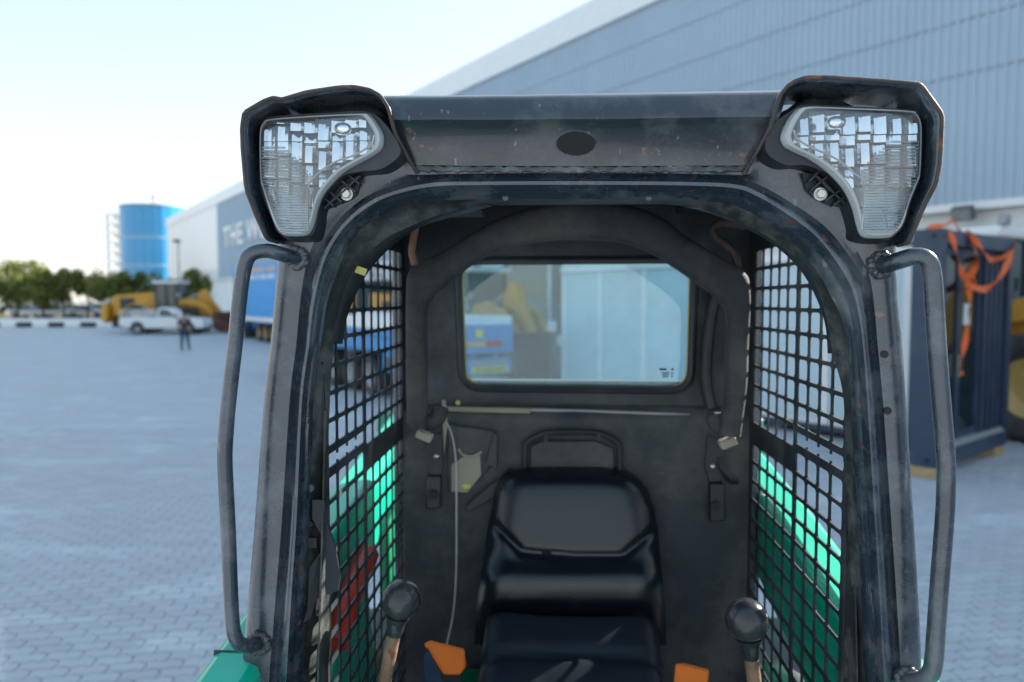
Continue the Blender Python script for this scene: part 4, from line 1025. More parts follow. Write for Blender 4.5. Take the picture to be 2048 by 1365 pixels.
    P = [fp(*q, -0.008) for q in zf(bp)]; k = len(P); m = MB()
    m.add(P + [p + Vector((0, -0.006, 0)) for p in P], [tuple(range(k)), tuple(range(k, 2 * k))] + [(i, (i + 1) % k, k + (i + 1) % k, k + i) for i in range(k)])
    bk = m.build('lamp_bracket', PLAST, hp, smooth=20)
    ribs = [((690, 925), (760, 985)), ((715, 870), (815, 955)), ((795, 790), (915, 885)), ((865, 765), (945, 830)), ((690, 1005), (950, 770))] if left else [((725, 840), (790, 775)), ((740, 895), (865, 795)), ((835, 970), (960, 880)), ((890, 1000), (980, 935)), ((760, 790), (970, 990))]
    for a, b in ribs:
        a, b = fp(*zf([a])[0], -0.016), fp(*zf([b])[0], -0.016); m = MB(); d = b - a
        rot = Matrix.Rotation(-math.atan2(d.z, d.x), 3, 'Y'); m.box((a + b) / 2 + Vector((0, -0.004, 0)), (d.length, 0.018, 0.0028), rot); m.build('bracket_rib', PLAST, bk, smooth=0)
    bq = (840, 895) if left else (820, 918)
    p = fp(*zf([bq])[0], -0.018); m = MB(); m.cyl(p + Vector((0, .004, 0)), p + Vector((0, -.009, 0)), 0.0078, 6); m.build('bolt', STEEL, bk, smooth=20, bevel=0.001)
    m = MB(); m.cyl(p + Vector((0, .005, 0)), p + Vector((0, -.002, 0)), 0.0105, 18); m.build('washer', STEEL, bk)
lamp(lensL, houL, (455, 570), Z2, True)
lamp(lensR, houR, (1270, 570), Z3, False)

# ---- grab handles
def handle(pts, r):
    P = crom([fp(x, y, d) for x, y, d in pts], 7); m = MB(); m.tube(P, r, 18); h = m.build('grab_handle', BLK, mc, smooth=60)
    for p in (P[0], P[-1]):
        m = MB(); rnd = random.Random(int(p.z * 1000))
        for i in range(14):
            a = 2 * math.pi * i / 14; m.sphere(p + Vector((math.cos(a) * r * 1.25 + rnd.uniform(-.002, .002), rnd.uniform(-.004, .004) - 0.002, math.sin(a) * r * 1.25)), 0.0062 + rnd.uniform(-.0012, .002), 8, 6)
        m.build('weld_bead', WELD, h)
        m = MB(); m.cyl(p + Vector((0, 0.012, 0)), p + Vector((0, -0.006, 0)), r * 1.5, 18); m.build('mount_boss', BLK, h, bevel=0.003)
handle([(594, 517, -.002), (580, 514, -.020), (560, 508, -.038), (535, 502, -.048), (513, 504, -.054), (498, 513, -.056), (490, 530, -.056), (484, 560, -.056), (478, 610, -.056), (470, 690, -.056), (457, 808, -.056), (452, 870, -.056), (450, 915, -.056), (452, 970, -.056), (456, 1050, -.056), (461, 1180, -.056), (464, 1240, -.056), (468, 1268, -.055), (477, 1286, -.050), (492, 1292, -.036), (508, 1290, -.016), (518, 1286, -.002)], 0.0122)
handle([(1762, 531, -.002), (1778, 528, -.020), (1800, 521, -.038), (1825, 514, -.048), (1845, 515, -.054), (1858, 526, -.056), (1864, 548, -.056), (1867, 580, -.056), (1870, 630, -.056), (1877, 737, -.056), (1887, 856, -.056), (1892, 925, -.056), (1892, 975, -.056), (1889, 1040, -.056), (1880, 1156, -.056), (1872, 1267, -.056), (1868, 1320, -.056), (1862, 1345, -.053), (1850, 1358, -.045), (1830, 1362, -.025), (1814, 1360, -.002)], 0.0138)

# ---- bolts, holes, latch plate
def dot(px, py, r, d, mm, name, parent=frame, h=0.0012):
    p = fp(px, py, d); m = MB(); m.cyl(p + Vector((0, .004, 0)), p + Vector((0, -h, 0)), r, 20); return m.build(name, mm, parent, smooth=30)
for px, py, r, d in ((1769, 709, .0062, 0.0), (1775, 822, .0062, 0.0), (1693, 747, .004, .064), (1699, 917, .005, .064), (642, 727, .004, .056), (607, 1208, .005, .042), (621, 1048, .005, .044)):
    dot(px, py, r, d - .001, HOLE, 'bolt_hole')
dot(621, 976, .007, .043, DGREY, 'bolt', h=.005)
for px in (1011, 1297): dot(px, 396, .005, .038, DGREY, 'bolt', h=.004)
lat = [(665, 290), (735, 290), (742, 400), (792, 540), (828, 740), (815, 820), (690, 870), (655, 985), (610, 1012), (635, 930), (650, 690), (715, 590), (722, 510), (665, 400)]
P = [fp(400 + x / 2.936, 900 + y / 2.936, 0.040 if x < 740 else 0.06) for x, y in lat]; k = len(P); m = MB()
m.add(P + [p + Vector((0, -.005, 0)) for p in P], [tuple(range(k)), tuple(range(k, 2 * k))] + [(i, (i + 1) % k, k + (i + 1) % k, k + i) for i in range(k)])
lt = m.build('latch_plate', PLAST, frame, smooth=20)
m = MB(); p = fp(625, 1085, 0.036); m.box(p, (0.017, 0.006, 0.018)); m.build('latch_socket', HOLE, lt)
p = fp(722, 542, .085); m = MB(); m.box(p, (0.020, 0.002, 0.013), Matrix.Rotation(0.35, 3, 'Y')); m.build('yellow_tag', TAG, frame)

# ---- side meshes: punched steel plate with rounded holes
def side_mesh(xs, name='side_mesh'):
    vs, fs = [], []; ys = [0.11]; y = 0.075
    PY, PZ = 0.0665, 0.0505
    cols = []                                  # (y0, y1) of each hole cell
    YF = 0.062 if xs < 0 else 0.10
    y = YF + .014
    for i in range(4): cols.append((y, y + PY)); y += PY
    y += 0.012
    for i in range(6 if xs < 0 else 5): cols.append((y, y + PY)); y += PY
    zs_ = []; z = 2.430; r_ = 0
    while z > 1.16:
        h = PZ
        zs_.append((z - h, z)); z -= h
        if r_ == 8: z -= 0.0
        r_ += 1
    q = 3
    def cell(y0, y1, z0, z1, by, bz):
        hy0, hy1, hz0, hz1 = y0 + by, y1 - by, z0 + bz, z1 - bz; rr = min(0.008, (hz1 - hz0) * .35)
        inner = []; outer = []
        for cy, cz, a0 in ((hy1 - rr, hz1 - rr, 0), (hy0 + rr, hz1 - rr, 90), (hy0 + rr, hz0 + rr, 180), (hy1 - rr, hz0 + rr, 270)):
            for i in range(q):
                a = R(a0 + 90 * i / (q - 1)); inner.append((cy + rr * math.cos(a), cz + rr * math.sin(a)))
        cyc, czc = (y0 + y1) / 2, (z0 + z1) / 2
        cor = [(y1, z1), (y0, z1), (y0, z0), (y1, z0)]
        n = len(vs); t_ = 0.0018
        for x in (-t_, t_):
            vs.extend([(xs + x, a, b) for a, b in inner]); vs.extend([(xs + x, a, b) for a, b in cor])
        N4 = 4 * q
        for s_, of in ((0, 0), (1, N4 + 4)):
            for c in range(4):
                o = n + of
                for i in range(q - 1): fs.append((o + c * q + i, o + c * q + i + 1, o + N4 + c))
                c2 = (c + 1) % 4
                fs.append((o + c * q + q - 1, o + c2 * q, o + N4 + c2, o + N4 + c))
        for i in range(N4): fs.append((n + i, n + (i + 1) % N4, n + N4 + 4 + (i + 1) % N4, n + N4 + 4 + i))
    def plate(y0, y1, z0, z1):
        mm = MB(); mm.b2((xs - .0018, y0, z0), (xs + .0018, y1, z1)); n = len(vs); vs.extend([tuple(v) for v in mm.v]); fs.extend([tuple(n + i for i in f) for f in mm.f])
    for r_, (z0, z1) in enumerate(zs_):
        for c, (y0, y1) in enumerate(cols):
            if r_ == 9 and c >= 4: plate(y0, y1, z0 + 0.012, z1); cell(y0, y1, z0 - .0, z0 + .012, .03, .0055); continue
            if r_ == 8 and c < 4:                # slot left where the bars were cut away
                plate(y0, y1, z1 - .0105, z1); plate(y0, y1, z0, z0 + .014)
                plate(y0 - .002, y0 + .0028, z1 - .0185, z1 - .0106); plate(y0 - .002, y0 + .0028, z0 + .0141, z0 + .019)
                continue
            cell(y0, y1, z0, z1, 0.0036, 0.0042)
    zb = zs_[-1][0]
    plate(cols[3][1], cols[4][0], zb, 2.43)
    plate(YF, YF + .014, zb, 2.43); plate(cols[-1][1], YR - .01, zb, 2.43)
    plate(YF, YR - .01, 2.43, 2.50); plate(YF, YR - .01, zb - .10, zb)
    me = bpy.data.meshes.new(name); me.from_pydata(vs, [], fs); me.materials.append(BLK_IN)
    bm = bmesh.new(); bm.from_mesh(me); bmesh.ops.recalc_face_normals(bm, faces=bm.faces); bm.to_mesh(me); bm.free()
    return link(bpy.data.objects.new(name, me), mc)
side_mesh(-XM); side_mesh(XM)
for s_, pr in ((-1, [(.0615, 2.10), (.074, 2.10), (.074, 1.1), (-.025, 1.1), (-.008, 1.6), (.028, 1.86)]), (1, [(.0995, 2.10), (.112, 2.10), (.112, 1.1), (.015, 1.1), (.040, 1.6), (.070, 1.86)])):
    m = MB(); m.prism(pr, 'x', s_ * XM + .0022, s_ * XM + .0052); m.build('mesh_edge_strip', LIP, mc, smooth=0)
# outer side frame posts
for s_ in (-1, 1):
    m = MB(); m.b2((s_ * .486 - .0135, YR - .02, 1.05), (s_ * .486 + .0135, YR + .08, 2.55)); m.b2((s_ * .515 - .04, .075, 2.47), (s_ * .515 + .04, YR - .045, 2.555)); m.build('side_post', BLK, mc, smooth=0, bevel=.006)

# ---- roof and interior
m = MB(); m.b2((-0.50, 0.10, 2.56), (0.50, YR + .09, 2.60)); m.build('roof_panel', BLK_IN, mc, bevel=.01)
m = MB()
for x in (-0.3, 0.0, 0.3): m.b2((x - .03, .2, 2.53), (x + .03, YR, 2.559))
m.b2((-.45, .30, 2.50), (.45, .34, 2.558)); m.build('roof_rib', BLK_IN, mc)
# rear wall with window opening
def win_loop(ins=0.0, n=6):
    cn = [(912, 521), (1392, 518), (1384, 783), (922, 778)]; P = [fp(x, y, YR) for x, y in cn]
    c = sum(P, Vector()) / 4; rad = 0.058; out = []
    for i in range(4):
        p = P[i]; a = (P[i - 1] - p).normalized(); b = (P[(i + 1) % 4] - p).normalized()
        for j in range(n):
            t = j / (n - 1); A = p + a * rad; B = p + b * rad
            q = A * (1 - t) ** 2 + p * 2 * t * (1 - t) + B * t * t; d = (c - q); out.append(q + d.normalized() * ins)
    return out
W = win_loop(); k = len(W)
def ring_plate(inner, x0, x1, z0, z1, y0, y1, name, mm, parent):
    k = len(inner); vs = []
    for y in (y0, y1):
        vs += [(p.x, y, p.z) for p in inner]
    c = sum(inner, Vector()) / k
    def outp(p):
        d = p - c; t = 1e9
        if d.x > 1e-6: t = min(t, (x1 - c.x) / d.x)
        if d.x < -1e-6: t = min(t, (x0 - c.x) / d.x)
        if d.z > 1e-6: t = min(t, (z1 - c.z) / d.z)
        if d.z < -1e-6: t = min(t, (z0 - c.z) / d.z)
        return c + d * t
    inner2 = [outp(p) for p in inner]
    for y in (y0, y1): vs += [(p.x, y, p.z) for p in inner2]
    fs = []
    for i in range(k):
        j = (i + 1) % k
        fs += [(i, j, 2 * k + j, 2 * k + i), (k + i, k + j, 3 * k + j, 3 * k + i), (i, j, k + j, k + i), (2 * k + i, 2 * k + j, 3 * k + j, 3 * k + i)]
    return mobj(name, vs, fs, mm, parent, smooth=30)
rw = ring_plate(W, -0.49, 0.49, 1.9, 2.555, YR, YR + .03, 'rear_wall', BLK_IN, mc)
tag(rw, 'black rear wall with rust stains round the window')
m = MB()
for x in (-.47, .47):                          # corner fill where the ring leaves gaps
    m.b2((min(x, x * .97), YR + .031, 1.9), (max(x, x * .97), YR + .036, 2.55))
for z0, z1 in ((1.9, 2.01), (2.47, 2.56)): m.b2((-.475, YR + .031, z0), (.475, YR + .036, z1))
for x0, x1 in ((-.475, -.37), (.37, .475)): m.b2((x0, YR + .0365, 1.9), (x1, YR + .041, 2.56))
m.build('rear_wall_backing', BLK_IN, mc, smooth=0)
m = MB(); lp = win_loop(0.004); m.tube([p + Vector((0, -.003, 0)) for p in lp] + [lp[0] + Vector((0, -.003, 0)), lp[1] + Vector((0, -.003, 0))], 0.011, 8, caps=False); rg = m.build('window_seal', PLAST, mc); 
m = MB(); lp = win_loop(0.014); m.tube([p + Vector((0, .006, 0)) for p in lp] + [lp[0] + Vector((0, .006, 0))], 0.004, 6, caps=False); m.build('yellowed_bead', TAG, rg)
lp = win_loop(0.005); vs = [(p.x, YR + .014, p.z) for p in lp] + [(p.x, YR + .019, p.z) for p in lp]; k = len(lp)
gw_ = mobj('window_glass', vs, [tuple(range(k)), tuple(range(k, 2 * k))] + [(i, (i + 1) % k, k + (i + 1) % k, k + i) for i in range(k)], WIN_G, mc, smooth=0)
mk = MB()                                       # tiny maker's etching on the glass
for i, (px, py, w, h) in enumerate(((1326, 739, 14, 4), (1345, 739, 5, 4), (1331, 746, 16, 2), (1331, 750, 14, 2), (1331, 754, 12, 2), (1344, 747, 4, 3), (1344, 753, 4, 3))):
    p = fp(px, py, YR + .0125); mk.box(p, (w / 760, .0005, h / 760))
mk.build('glass_marking', HOLE, gw_, smooth=0)
m = MB(); p = fp(1152, 772, YR + .03); m.box(p + Vector((0, .10, -0.005)), (0.66, 0.05, 0.02)); m.build('rear_ledge', DGREY, mc)

# padded lap bar
inner = [(855, 860), (855, 760), (855, 690), (855, 625), (870, 592), (917, 552), (965, 519), (1020, 497), (1093, 484), (1166, 481), (1240, 487), (1294, 505), (1331, 526), (1386, 563), (1432, 600), (1452, 635), (1451, 700), (1449, 770), (1437, 870)]
outer = [(815, 845), (813, 760), (813, 690), (813, 600), (822, 538), (885, 503), (945, 467), (1000, 437), (1085, 412), (1166, 405), (1250, 410), (1318, 432), (1365, 468), (1425, 505), (1484, 540), (1499, 580), (1496, 690), (1493, 770), (1481, 872)]
ci = crom([(x, y, 0) for x, y in inner], 6); cu2 = crom([(x, y, 0) for x, y in outer], 6); vs = []; n = 14; YB = 0.50; NB = len(ci)
for i in range(NB):
    a, b = fp(ci[i].x, ci[i].y, YB), fp(cu2[i].x, cu2[i].y, YB); c = (a + b) / 2; u = (b - a) / 2; dd = 0.022 + 0.012 * math.sin(math.pi * i / (NB - 1))
    for j in range(n):
        t = 2 * math.pi * j / n; cs, sn = math.cos(t), math.sin(t)
        e = 0.72; vs.append(c + u * (abs(cs) ** e * (1 if cs > 0 else -1)) + Vector((0, dd * (abs(sn) ** e) * (1 if sn > 0 else -1), 0)))
fs = [(i * n + j, i * n + (j + 1) % n, (i + 1) * n + (j + 1) % n, (i + 1) * n + j) for i in range(NB - 1) for j in range(n)] + [tuple(range(n)), tuple((NB - 1) * n + j for j in range(n))]
bar = mobj('lap_bar', vs, fs, PADM, mc, smooth=60); tag(bar, 'raised padded black lap bar arching over the seat')
for s_, pts in ((-1, [(842, 838), (858, 845), (874, 836), (880, 815)]), (1, [(1458, 850), (1446, 856), (1432, 846), (1428, 828)])):
    P = crom([fp(x, y, YB + .02) for x, y in pts], 5); m = MB(); m.tube(P, 0.021, 14); m.build('bar_end_pad', PADM, bar, smooth=60)
# brackets under the bar ends
def plate_px(name, pts, d, th, mm, parent, bev=0.002):
    P = [fp(x, y, d) for x, y in pts]; k = len(P); m = MB()
    m.add(P + [p + Vector((0, -th, 0)) for p in P], [tuple(range(k)), tuple(range(k, 2 * k))] + [(i, (i + 1) % k, k + (i + 1) % k, k + i) for i in range(k)])
    return m.build(name, mm, parent, smooth=20, bevel=bev)
YP = YR - .035
bl = plate_px('bar_bracket', [(856, 870), (884, 865), (888, 930), (884, 948), (862, 948), (854, 920)], YP - .05, .012, PLAST, mc); plate_px('stop_block', [(857, 948), (885, 948), (884, 1012), (854, 1014)], YP - .012, .03, PLAST, bl, .005)
p = fp(867, 990, YP - .045); m = MB(); m.cyl(p, p + Vector((0, -.006, 0)), .013, 20); m.build('stop_button', HOLE, bl)
p = fp(874, 913, YP - .065); m = MB(); m.sphere(p, .0085, 12, 8); m.build('bolt', STEEL, bl)
m = MB(); m.box(fp(849, 872, YB + .03), (.04, .03, .02), Matrix.Rotation(.4, 3, 'Y')); m.build('pivot_lug', DUSTY, bl, bevel=.004)
plate_px('bar_stay', [(884, 800), (892, 800), (896, 850), (888, 912)], YP - .04, .004, DUSTY, bl)
br = plate_px('bar_bracket', [(1414, 868), (1440, 880), (1446, 930), (1440, 962), (1416, 962), (1408, 930)], YP - .05, .012, PLAST, mc); plate_px('stop_block', [(1416, 962), (1444, 962), (1447, 1037), (1415, 1039)], YP - .012, .03, PLAST, br, .005)
p = fp(1430, 1013, YP - .045); m = MB(); m.cyl(p, p + Vector((0, -.006, 0)), .013, 20); m.build('stop_button', HOLE, br)
p = fp(1425, 933, YP - .065); m = MB(); m.sphere(p, .0085, 12, 8); m.build('bolt', STEEL, br)
m = MB(); m.box(fp(1455, 885, YB + .03), (.04, .03, .022), Matrix.Rotation(-.4, 3, 'Y')); m.build('pivot_lug', DUSTY, br, bevel=.004)
P = crom([fp(1437, 915, YP - .06), fp(1444, 940, YP - .07), fp(1458, 962, YP - .04), fp(1474, 965, YP - .01)], 5); m = MB(); m.tube(P, .006, 8); m.build('gas_strut_hose', PLAST, br)

# rear trim panel: gently moulded heightfield
NXp, NZp = 60, 50; zb, zt_ = 0.95, fp(1152, 815, YP).z; vs = []
def dseg(p, a, b):
    ab = (b[0] - a[0], b[1] - a[1]); t = max(0, min(1, ((p[0] - a[0]) * ab[0] + (p[1] - a[1]) * ab[1]) / (ab[0] ** 2 + ab[1] ** 2))); return math.hypot(p[0] - a[0] - ab[0] * t, p[1] - a[1] - ab[1] * t)
for j in range(NZp + 1):
    for i in range(NXp + 1):
        x = -.468 + .936 * i / NXp; z = zb + (zt_ - zb) * j / NZp
        y = YP + 0.010 * math.sin(x * 5) * 0 - 0.02 * max(0, 1 - abs(x) / .2) * max(0, (z - 1.6)) + 0.028 * max(0, (z - zt_ + .03) / .03) ** 2
        y += 0.02 * max(0, 1 - ((x + .30) / .085) ** 2) * max(0, 1 - ((z - 1.90) / .10) ** 2)
        vs.append((x, y, z))
fs = [(j * (NXp + 1) + i, j * (NXp + 1) + i + 1, (j + 1) * (NXp + 1) + i + 1, (j + 1) * (NXp + 1) + i) for j in range(NZp) for i in range(NXp)]
tp = mobj('rear_trim', vs, fs, PANEL, mc, smooth=60); tag(tp, 'dusty black moulded trim panel behind the seat')
# ledge strip along its top
P = [fp(x, y, YP - .004) for x, y in ((892, 818), (960, 820), (1060, 822))]; m = MB(); m.tube(crom(P, 5), 0.008, 10); m.build('dusty_ledge', DUSTY, tp)
P = [fp(x, y, YP + .01) for x, y in ((1060, 820), (1200, 824), (1330, 829), (1415, 834))]; m = MB(); m.tube(crom(P, 5), 0.0055, 10); m.build('ledge', GREY, tp)
# dusty pocket on the left
plate_px('trim_pocket', [(897, 850), (990, 862), (985, 925), (955, 965), (925, 990), (897, 985)], YP - .001, .005, PANEL, tp)
plate_px('dusty_patch', [(903, 930), (930, 912), (960, 910), (962, 950), (935, 985), (903, 983)], YP - .0065, .0015, DUSTY, tp, 0)
plate_px('pocket_fin', [(972, 925), (990, 864), (995, 866), (995, 938)], YP - .006, .014, PANEL, tp)
P = crom([fp(x, y, YP - .012) for x, y in ((917, 898), (926, 910), (945, 913), (963, 904))], 4); m = MB(); m.tube(P, .004, 8); m.build('foam_scrap', DUSTY, tp)
m = MB(); m.sphere(fp(932, 973, YP - .012), .013, 10, 6, (1, .3, .7)); m.build('leaf_scrap', TAG, tp)
m = MB(); m.sphere(fp(916, 806, YP - .012), .007, 8, 6, (1, .6, 1)); m.build('leaf_scrap', TAG, tp)
plate_px('torn_flap', [(932, 1012), (985, 965), (1020, 950), (1060, 958), (1005, 985), (935, 1024)], YP - .02, .01, PLAST, tp)
# access hatch behind the seat
hp_ = crom([fp(x, y, YP - .024) for x, y in ((1050, 960), (1050, 900), (1056, 884), (1078, 872), (1100, 866), (1185, 866), (1215, 874), (1236, 888), (1240, 905), (1240, 960))], 5)
m = MB(); m.tube(hp_, .0075, 8); hat = m.build('hatch_rim', PLAST, tp)
plate_px('hatch_door', [(1062, 965), (1062, 893), (1085, 882), (1190, 882), (1226, 896), (1228, 965)], YP - .016, .007, PANEL, hat)
for x in (1092, 1198): plate_px('hatch_slot', [(x - 4, 866), (x + 4, 866), (x + 4, 884), (x - 4, 884)], YP - .031, .002, HOLE, hat, 0)

# ---- seat
se = bpy.data.objects.new('seat', None); link(se, mc); se.empty_display_size = .1
YS = 0.635
Lp = [(936, 1060), (940, 1022), (947, 1008), (960, 998), (981, 990), (1020, 983), (1059, 975), (1123, 965), (1187, 957), (1243, 951), (1290, 948)]
Rp = [(936, 1200), (940, 1238), (947, 1258), (960, 1280), (981, 1296), (1020, 1309), (1059, 1316), (1123, 1322), (1187, 1328), (1243, 1331), (1290, 1333)]
def itp(tab, y):
    for (a, b), (c, d) in zip(tab[:-1], tab[1:]):
        if a <= y <= c: return b + (d - b) * (y - a) / (c - a)
    return tab[-1][1]
crease = [(975, 1040), (990, 1052), (1044, 1104), (1150, 1112), (1246, 1112), (1300, 1068), (1318, 1052)]
vs = []; NU, NV = 56, 64
for j in range(NV + 1):
    py = 936 + (1290 - 936) * (j / NV) ** 1.0
    l, r = itp(Lp, py), itp(Rp, py)
    for i in range(NU + 1):
        u = i / NU; px = l + (r - l) * u
        e = min(u, 1 - u) * (r - l); et = (py - 936)
        edge = 1 - math.exp(-e / 16); edget = 1 - math.exp(-et / 14)
        d = 0.055 * (1 - edge * edget)                      # falls back towards the rim
        dc = min(dseg((px, py), crease[q], crease[q + 1]) for q in range(len(crease) - 1))
        d += 0.012 * math.exp(-(dc / 7.0) ** 2)
        below = 1 / (1 + math.exp(-(py - 1128) / 12))       # lumbar roll below the crease
        d += -0.030 * below * math.exp(-((py - 1160) / 48) ** 2) * (0.55 + 0.45 * math.cos((u - .5) * 2.6)) 
        d += 0.05 * max(0, (py - 1200) / 60) ** 1.5
        side = abs(u - .5) * 2
        d += -0.020 * below * max(0, side - .62) / .38 * math.exp(-((py - 1150) / 60) ** 2)
        y = YS + 0.03 - 0.11 * (py - 936) / 310 + d
        p = fp(px, py, y); vs.append(p)
fs = [(j * (NU + 1) + i, j * (NU + 1) + i + 1, (j + 1) * (NU + 1) + i + 1, (j + 1) * (NU + 1) + i) for j in range(NV) for i in range(NU)]
bk_ = mobj('backrest', vs, fs, VINYL, se, smooth=80, solid=0.05, soff=-1 if False else 1)
bk_.modifiers.remove(bk_.modifiers['solid'])
# shell behind the backrest
rim = [vs[i] for i in range(NU + 1)] + [vs[j * (NU + 1) + NU] for j in range(1, NV + 1)]; rimL = [vs[j * (NU + 1)] for j in range(NV, 0, -1)]
lp = rim + rimL; k = len(lp)
m = MB(); m.add([Vector(p) for p in lp] + [Vector((p.x * .97, p.y + .05, p.z)) for p in lp], [(i, (i + 1) % k, k + (i + 1) % k, k + i) for i in range(k - 1)] + [tuple(range(k, 2 * k))]); m.build('seat_shell', PLAST, se)
# cushion: upper rear edge traced, then runs forward and down
vs = []; NU, NV = 40, 40
zc = fp(1140, 1236, 0.55).z
for j in range(NV + 1):
    t = j / NV; y = 0.565 - 0.46 * t
    w = 0.205 + 0.02 * t
    for i in range(NU + 1):
        u = 2 * i / NU - 1
        e = 1 - math.exp(-(1 - abs(u)) / .09); e2 = 1 - math.exp(-t / .05); e3 = 1 - math.exp(-(1 - t) / .06)
        z = zc - 0.03 + 0.045 * e * e2 * e3 - 0.26 * t * t - 0.06 * t + 0.014 * math.exp(-((t - .10) / .10) ** 2) - 0.016 * math.exp(-((t - .30 - .03 * u * u) / .035) ** 2) + 0.018 * abs(u) ** 3
        vs.append((-.012 + u * w, y, z))
fs = [(j * (NU + 1) + i, j * (NU + 1) + i + 1, (j + 1) * (NU + 1) + i + 1, (j + 1) * (NU + 1) + i) for j in range(NV) for i in range(NU)]
mobj('cushion', vs, fs, mat('cushion_vinyl', (0.009, 0.014, 0.021), 0.42, spec=0.3, var=0.15, bump=0.05, bscale=500), se, smooth=80)
m = MB(); m.b2((-.215, .32, zc - .30), (.19, .55, zc - .14)); m.build('seat_base', PLAST, se, bevel=.03)

# seat belt ends
def belt(pts, side):
    P = [fp(x, y, d) for x, y, d in pts]; k = len(P); m = MB()
    m.add(P + [p + Vector((0, .012, 0)) for p in P], [tuple(range(k)), tuple(range(k, 2 * k))] + [(i, (i + 1) % k, k + (i + 1) % k, k + i) for i in range(k)])
    return m.build('seat_belt', ORANGE, mc, bevel=.006)
bl_ = belt([(846, 1290, .36), (860, 1284, .37), (928, 1300, .40), (932, 1335, .40), (920, 1352, .39), (886, 1352, .37)], 0)
plate_px('belt_webbing', [(848, 1310), (856, 1296), (905, 1400), (850, 1400)], .355, .004, NAVC, bl_, 0)
br_ = belt([(1352, 1330, .38), (1372, 1330, .38), (1420, 1342, .36), (1418, 1364, .36), (1400, 1400, .36), (1345, 1400, .38)], 0)

# joysticks
def stick(px, py, r, d, base):
    c = fp(px, py, d); m = MB(); prof = [(0.0, r * .98), (r * .35, r * .93), (r * .7, r * .70), (r * .92, r * .36), (r, 0), (r * .95, -r * .3), (r * .78, -r * .62), (r * .45, -r * .9), (r * .36, -r * 1.0)]
    b = fp(base[0], base[1], d + .01); ax = (c - b).normalized(); q = ax.to_track_quat('Z', 'Y').to_matrix()
    m.lathe(prof, 32); m.v = [c + q @ v for v in m.v]
    js = bpy.data.objects.new('joystick', None); link(js, mc); js.empty_display_size = .05
    m.build('knob', mat('knob_plastic', (0.026, 0.029, 0.033), 0.18, dust=0.25, dscale=10, dustcol=(.25, .25, .24)), js, smooth=60)
    m = MB(); m.tube([c - ax * r * .85, c - ax * r * 1.25, c - ax * r * 1.75, c - ax * r * 1.9], [r * .62, r * .46, r * .40, r * .36], 14); m.build('collar', PLAST, js, smooth=50)
    m = MB(); m.box(c - ax * r * 1.35 + Vector((0, -r * .42, 0)), (r * .3, r * .15, r * .6)); m.build('clip', PLAST, js, bevel=.002)
    m = MB(); m.tube([c - ax * r * 1.8, c - ax * 0.45], r * .34, 14); m.build('stem', RUSTPIPE, js, smooth=50)
stick(802, 1200, .0375, .10, (772, 1350)); stick(1494, 1240, .0395, .11, (1510, 1380))

# hanging cable, brown pipes under the roof
P = crom([fp(x, y, YP - d) for x, y, d in ((893, 845, .05), (905, 875, .045), (912, 930, .04), (913, 1050, .04), (912, 1150, .045), (906, 1230, .06), (893, 1290, .10))], 6); m = MB(); m.tube(P, .0026, 8); m.build('cable', WIRE, mc)
P = crom([fp(x, y, .42) for x, y in ((836, 425), (832, 450), (826, 485), (824, 505), (830, 530))], 5); m = MB(); m.tube(P, .0085, 10); m.build('brown_pipe', RUSTPIPE, mc)
P = crom([fp(x, y, .50) for x, y in ((1490, 452), (1465, 446), (1440, 446), (1426, 458), (1432, 475), (1455, 492), (1470, 510), (1474, 535))], 5); m = MB(); m.tube(P, .010, 10); m.build('brown_hose', mat('brown_rubber', (.045, .028, .02), .7, var=.4, scale=20), mc)
P = crom([fp(x, y, YR - .03) for x, y in ((1440, 560), (1425, 620), (1416, 680), (1412, 760), (1422, 815))], 5); m = MB(); m.tube(P, .016, 10); m.build('wiring_loom', PLAST, mc)
m = MB(); m.box(fp(910, 428, .6), (.14, .06, .012)); m.build('roof_bracket', DGREY, mc)

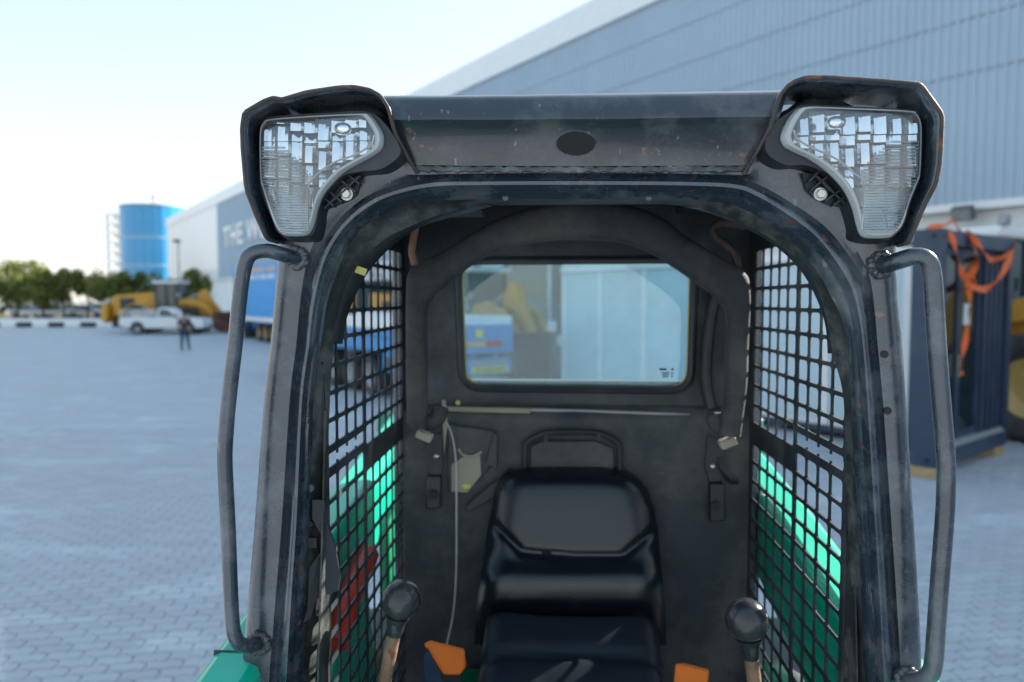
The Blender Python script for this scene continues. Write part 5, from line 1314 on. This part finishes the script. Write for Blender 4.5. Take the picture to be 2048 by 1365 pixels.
# ---- body, lift arms, wheels
m = MB(); m.b2((-.44, .10, .55), (.44, YR + .02, 1.02)); m.build('body_tub', DGREEN, mc, bevel=.02)
m = MB(); m.b2((-.445, .06, 1.022), (.445, YR, 1.05)); m.build('cab_floor', PLAST, mc)
m = MB(); m.prism([(YR + .10, .5), (YR + .10, 1.62), (YR + .2, 1.70), (YR + .75, 1.62), (YR + .85, 1.5), (YR + .85, .55)], 'x', -.52, .52); eh = m.build('engine_cover', GREEN, mc, bevel=.03)
m = MB()
for i in range(7): m.box((0, YR + .853, .8 + i * .08), (.7, .012, .04))
m.build('grille', PLAST, eh)
m = MB(); m.b2((-.30, .60, 1.06), (-.22, .70, 1.30)); m.build('tub_panel', DGREEN, mc)
for s_ in (-1, 1):
    xa, xb = (-.57, -.67) if s_ < 0 else (.50, .60)
    m = MB(); prof = [(1.95, 1.93), (1.98, 1.80), (1.85, 1.68), (1.05, 1.60), (.60, 1.50), (.10, 1.36), (-.25, 1.12), (-.42, .62), (-.60, .55), (-.62, .72), (-.38, 1.36), (-.18, 1.60), (-.06, 1.652), (.09, 1.675), (.607, 1.764), (1.036, 1.82), (1.55, 1.88)]
    m.prism(prof, 'x', min(xa, xb), max(xa, xb)); la = m.build('lift_arm', GREEN, mc, bevel=.018)
    m = MB(); m.box(((xa + xb) / 2, .03, 1.662), (.094, .004, .012)); m.build('arm_seam', BLK_IN, la)
    m = MB(); m.prism([(1.75, .60), (1.62, 1.66), (1.66, 1.84), (1.90, 1.84), (1.98, 1.6), (2.05, .60)], 'x', s_ * .715, s_ * .76); m.build('rear_tower', DGREEN, mc, bevel=.01)
    m = MB(); m.cyl((s_ * .66, 1.45, 1.0), (s_ * .66, .62, 1.25), .04, 12); m.cyl((s_ * .66, .62, 1.25), (s_ * .66, .10, 1.40), .022, 12); m.build('lift_cylinder', RED if s_ < 0 else MBLK, mc)
    m = MB(); m.prism([(-.05, .5), (-.05, .80), (.1, 1.0), (1.6, 1.0), (1.7, .5)], 'x', s_ * .445, s_ * .60); m.build('chain_case', DGREEN, mc, bevel=.02)
    m = MB(); m.prism([(-.1, 1.03), (.0, 1.09), (1.5, 1.12), (1.6, 1.05), (1.6, 1.03)], 'x', s_ * .46, s_ * .92); m.build('fender', BLK_IN, mc, bevel=.015)
    for y in (.22, 1.35): wheel(mc, (s_ * .78, y, .47), .47, .30, DGREEN, axis='x', lugs=16)
# red safety strut lying along the left arm, seen through the mesh
P = [sp(735, 1110, -.53), sp(700, 1190, -.53), sp(672, 1290, -.53)]; m = MB(); m.tube(crom(P, 4), .03, 12); m.build('red_safety_strut', RED, mc)
m = MB(); m.prism([(.12, 1.20), (.12, 1.46), (.62, 1.56), (.70, 1.30)], 'x', -.565, -.535); m.build('arm_guard', GREEN, mc, bevel=.01)
m = MB(); m.cyl((-.70, -.50, .62), (.70, -.50, .62), .06, 14); m.b2((-.55, -.60, .35), (.55, -.52, .85)); m.build('coupler', DGREEN, mc, bevel=.01)
for s_ in (-1, 1):
    m = MB(); m.b2((s_ * .60 - .045, -.02, .90), (s_ * .60 + .03, .12, 1.55)); m.build('lower_pillar', BLK, mc, bevel=.01)
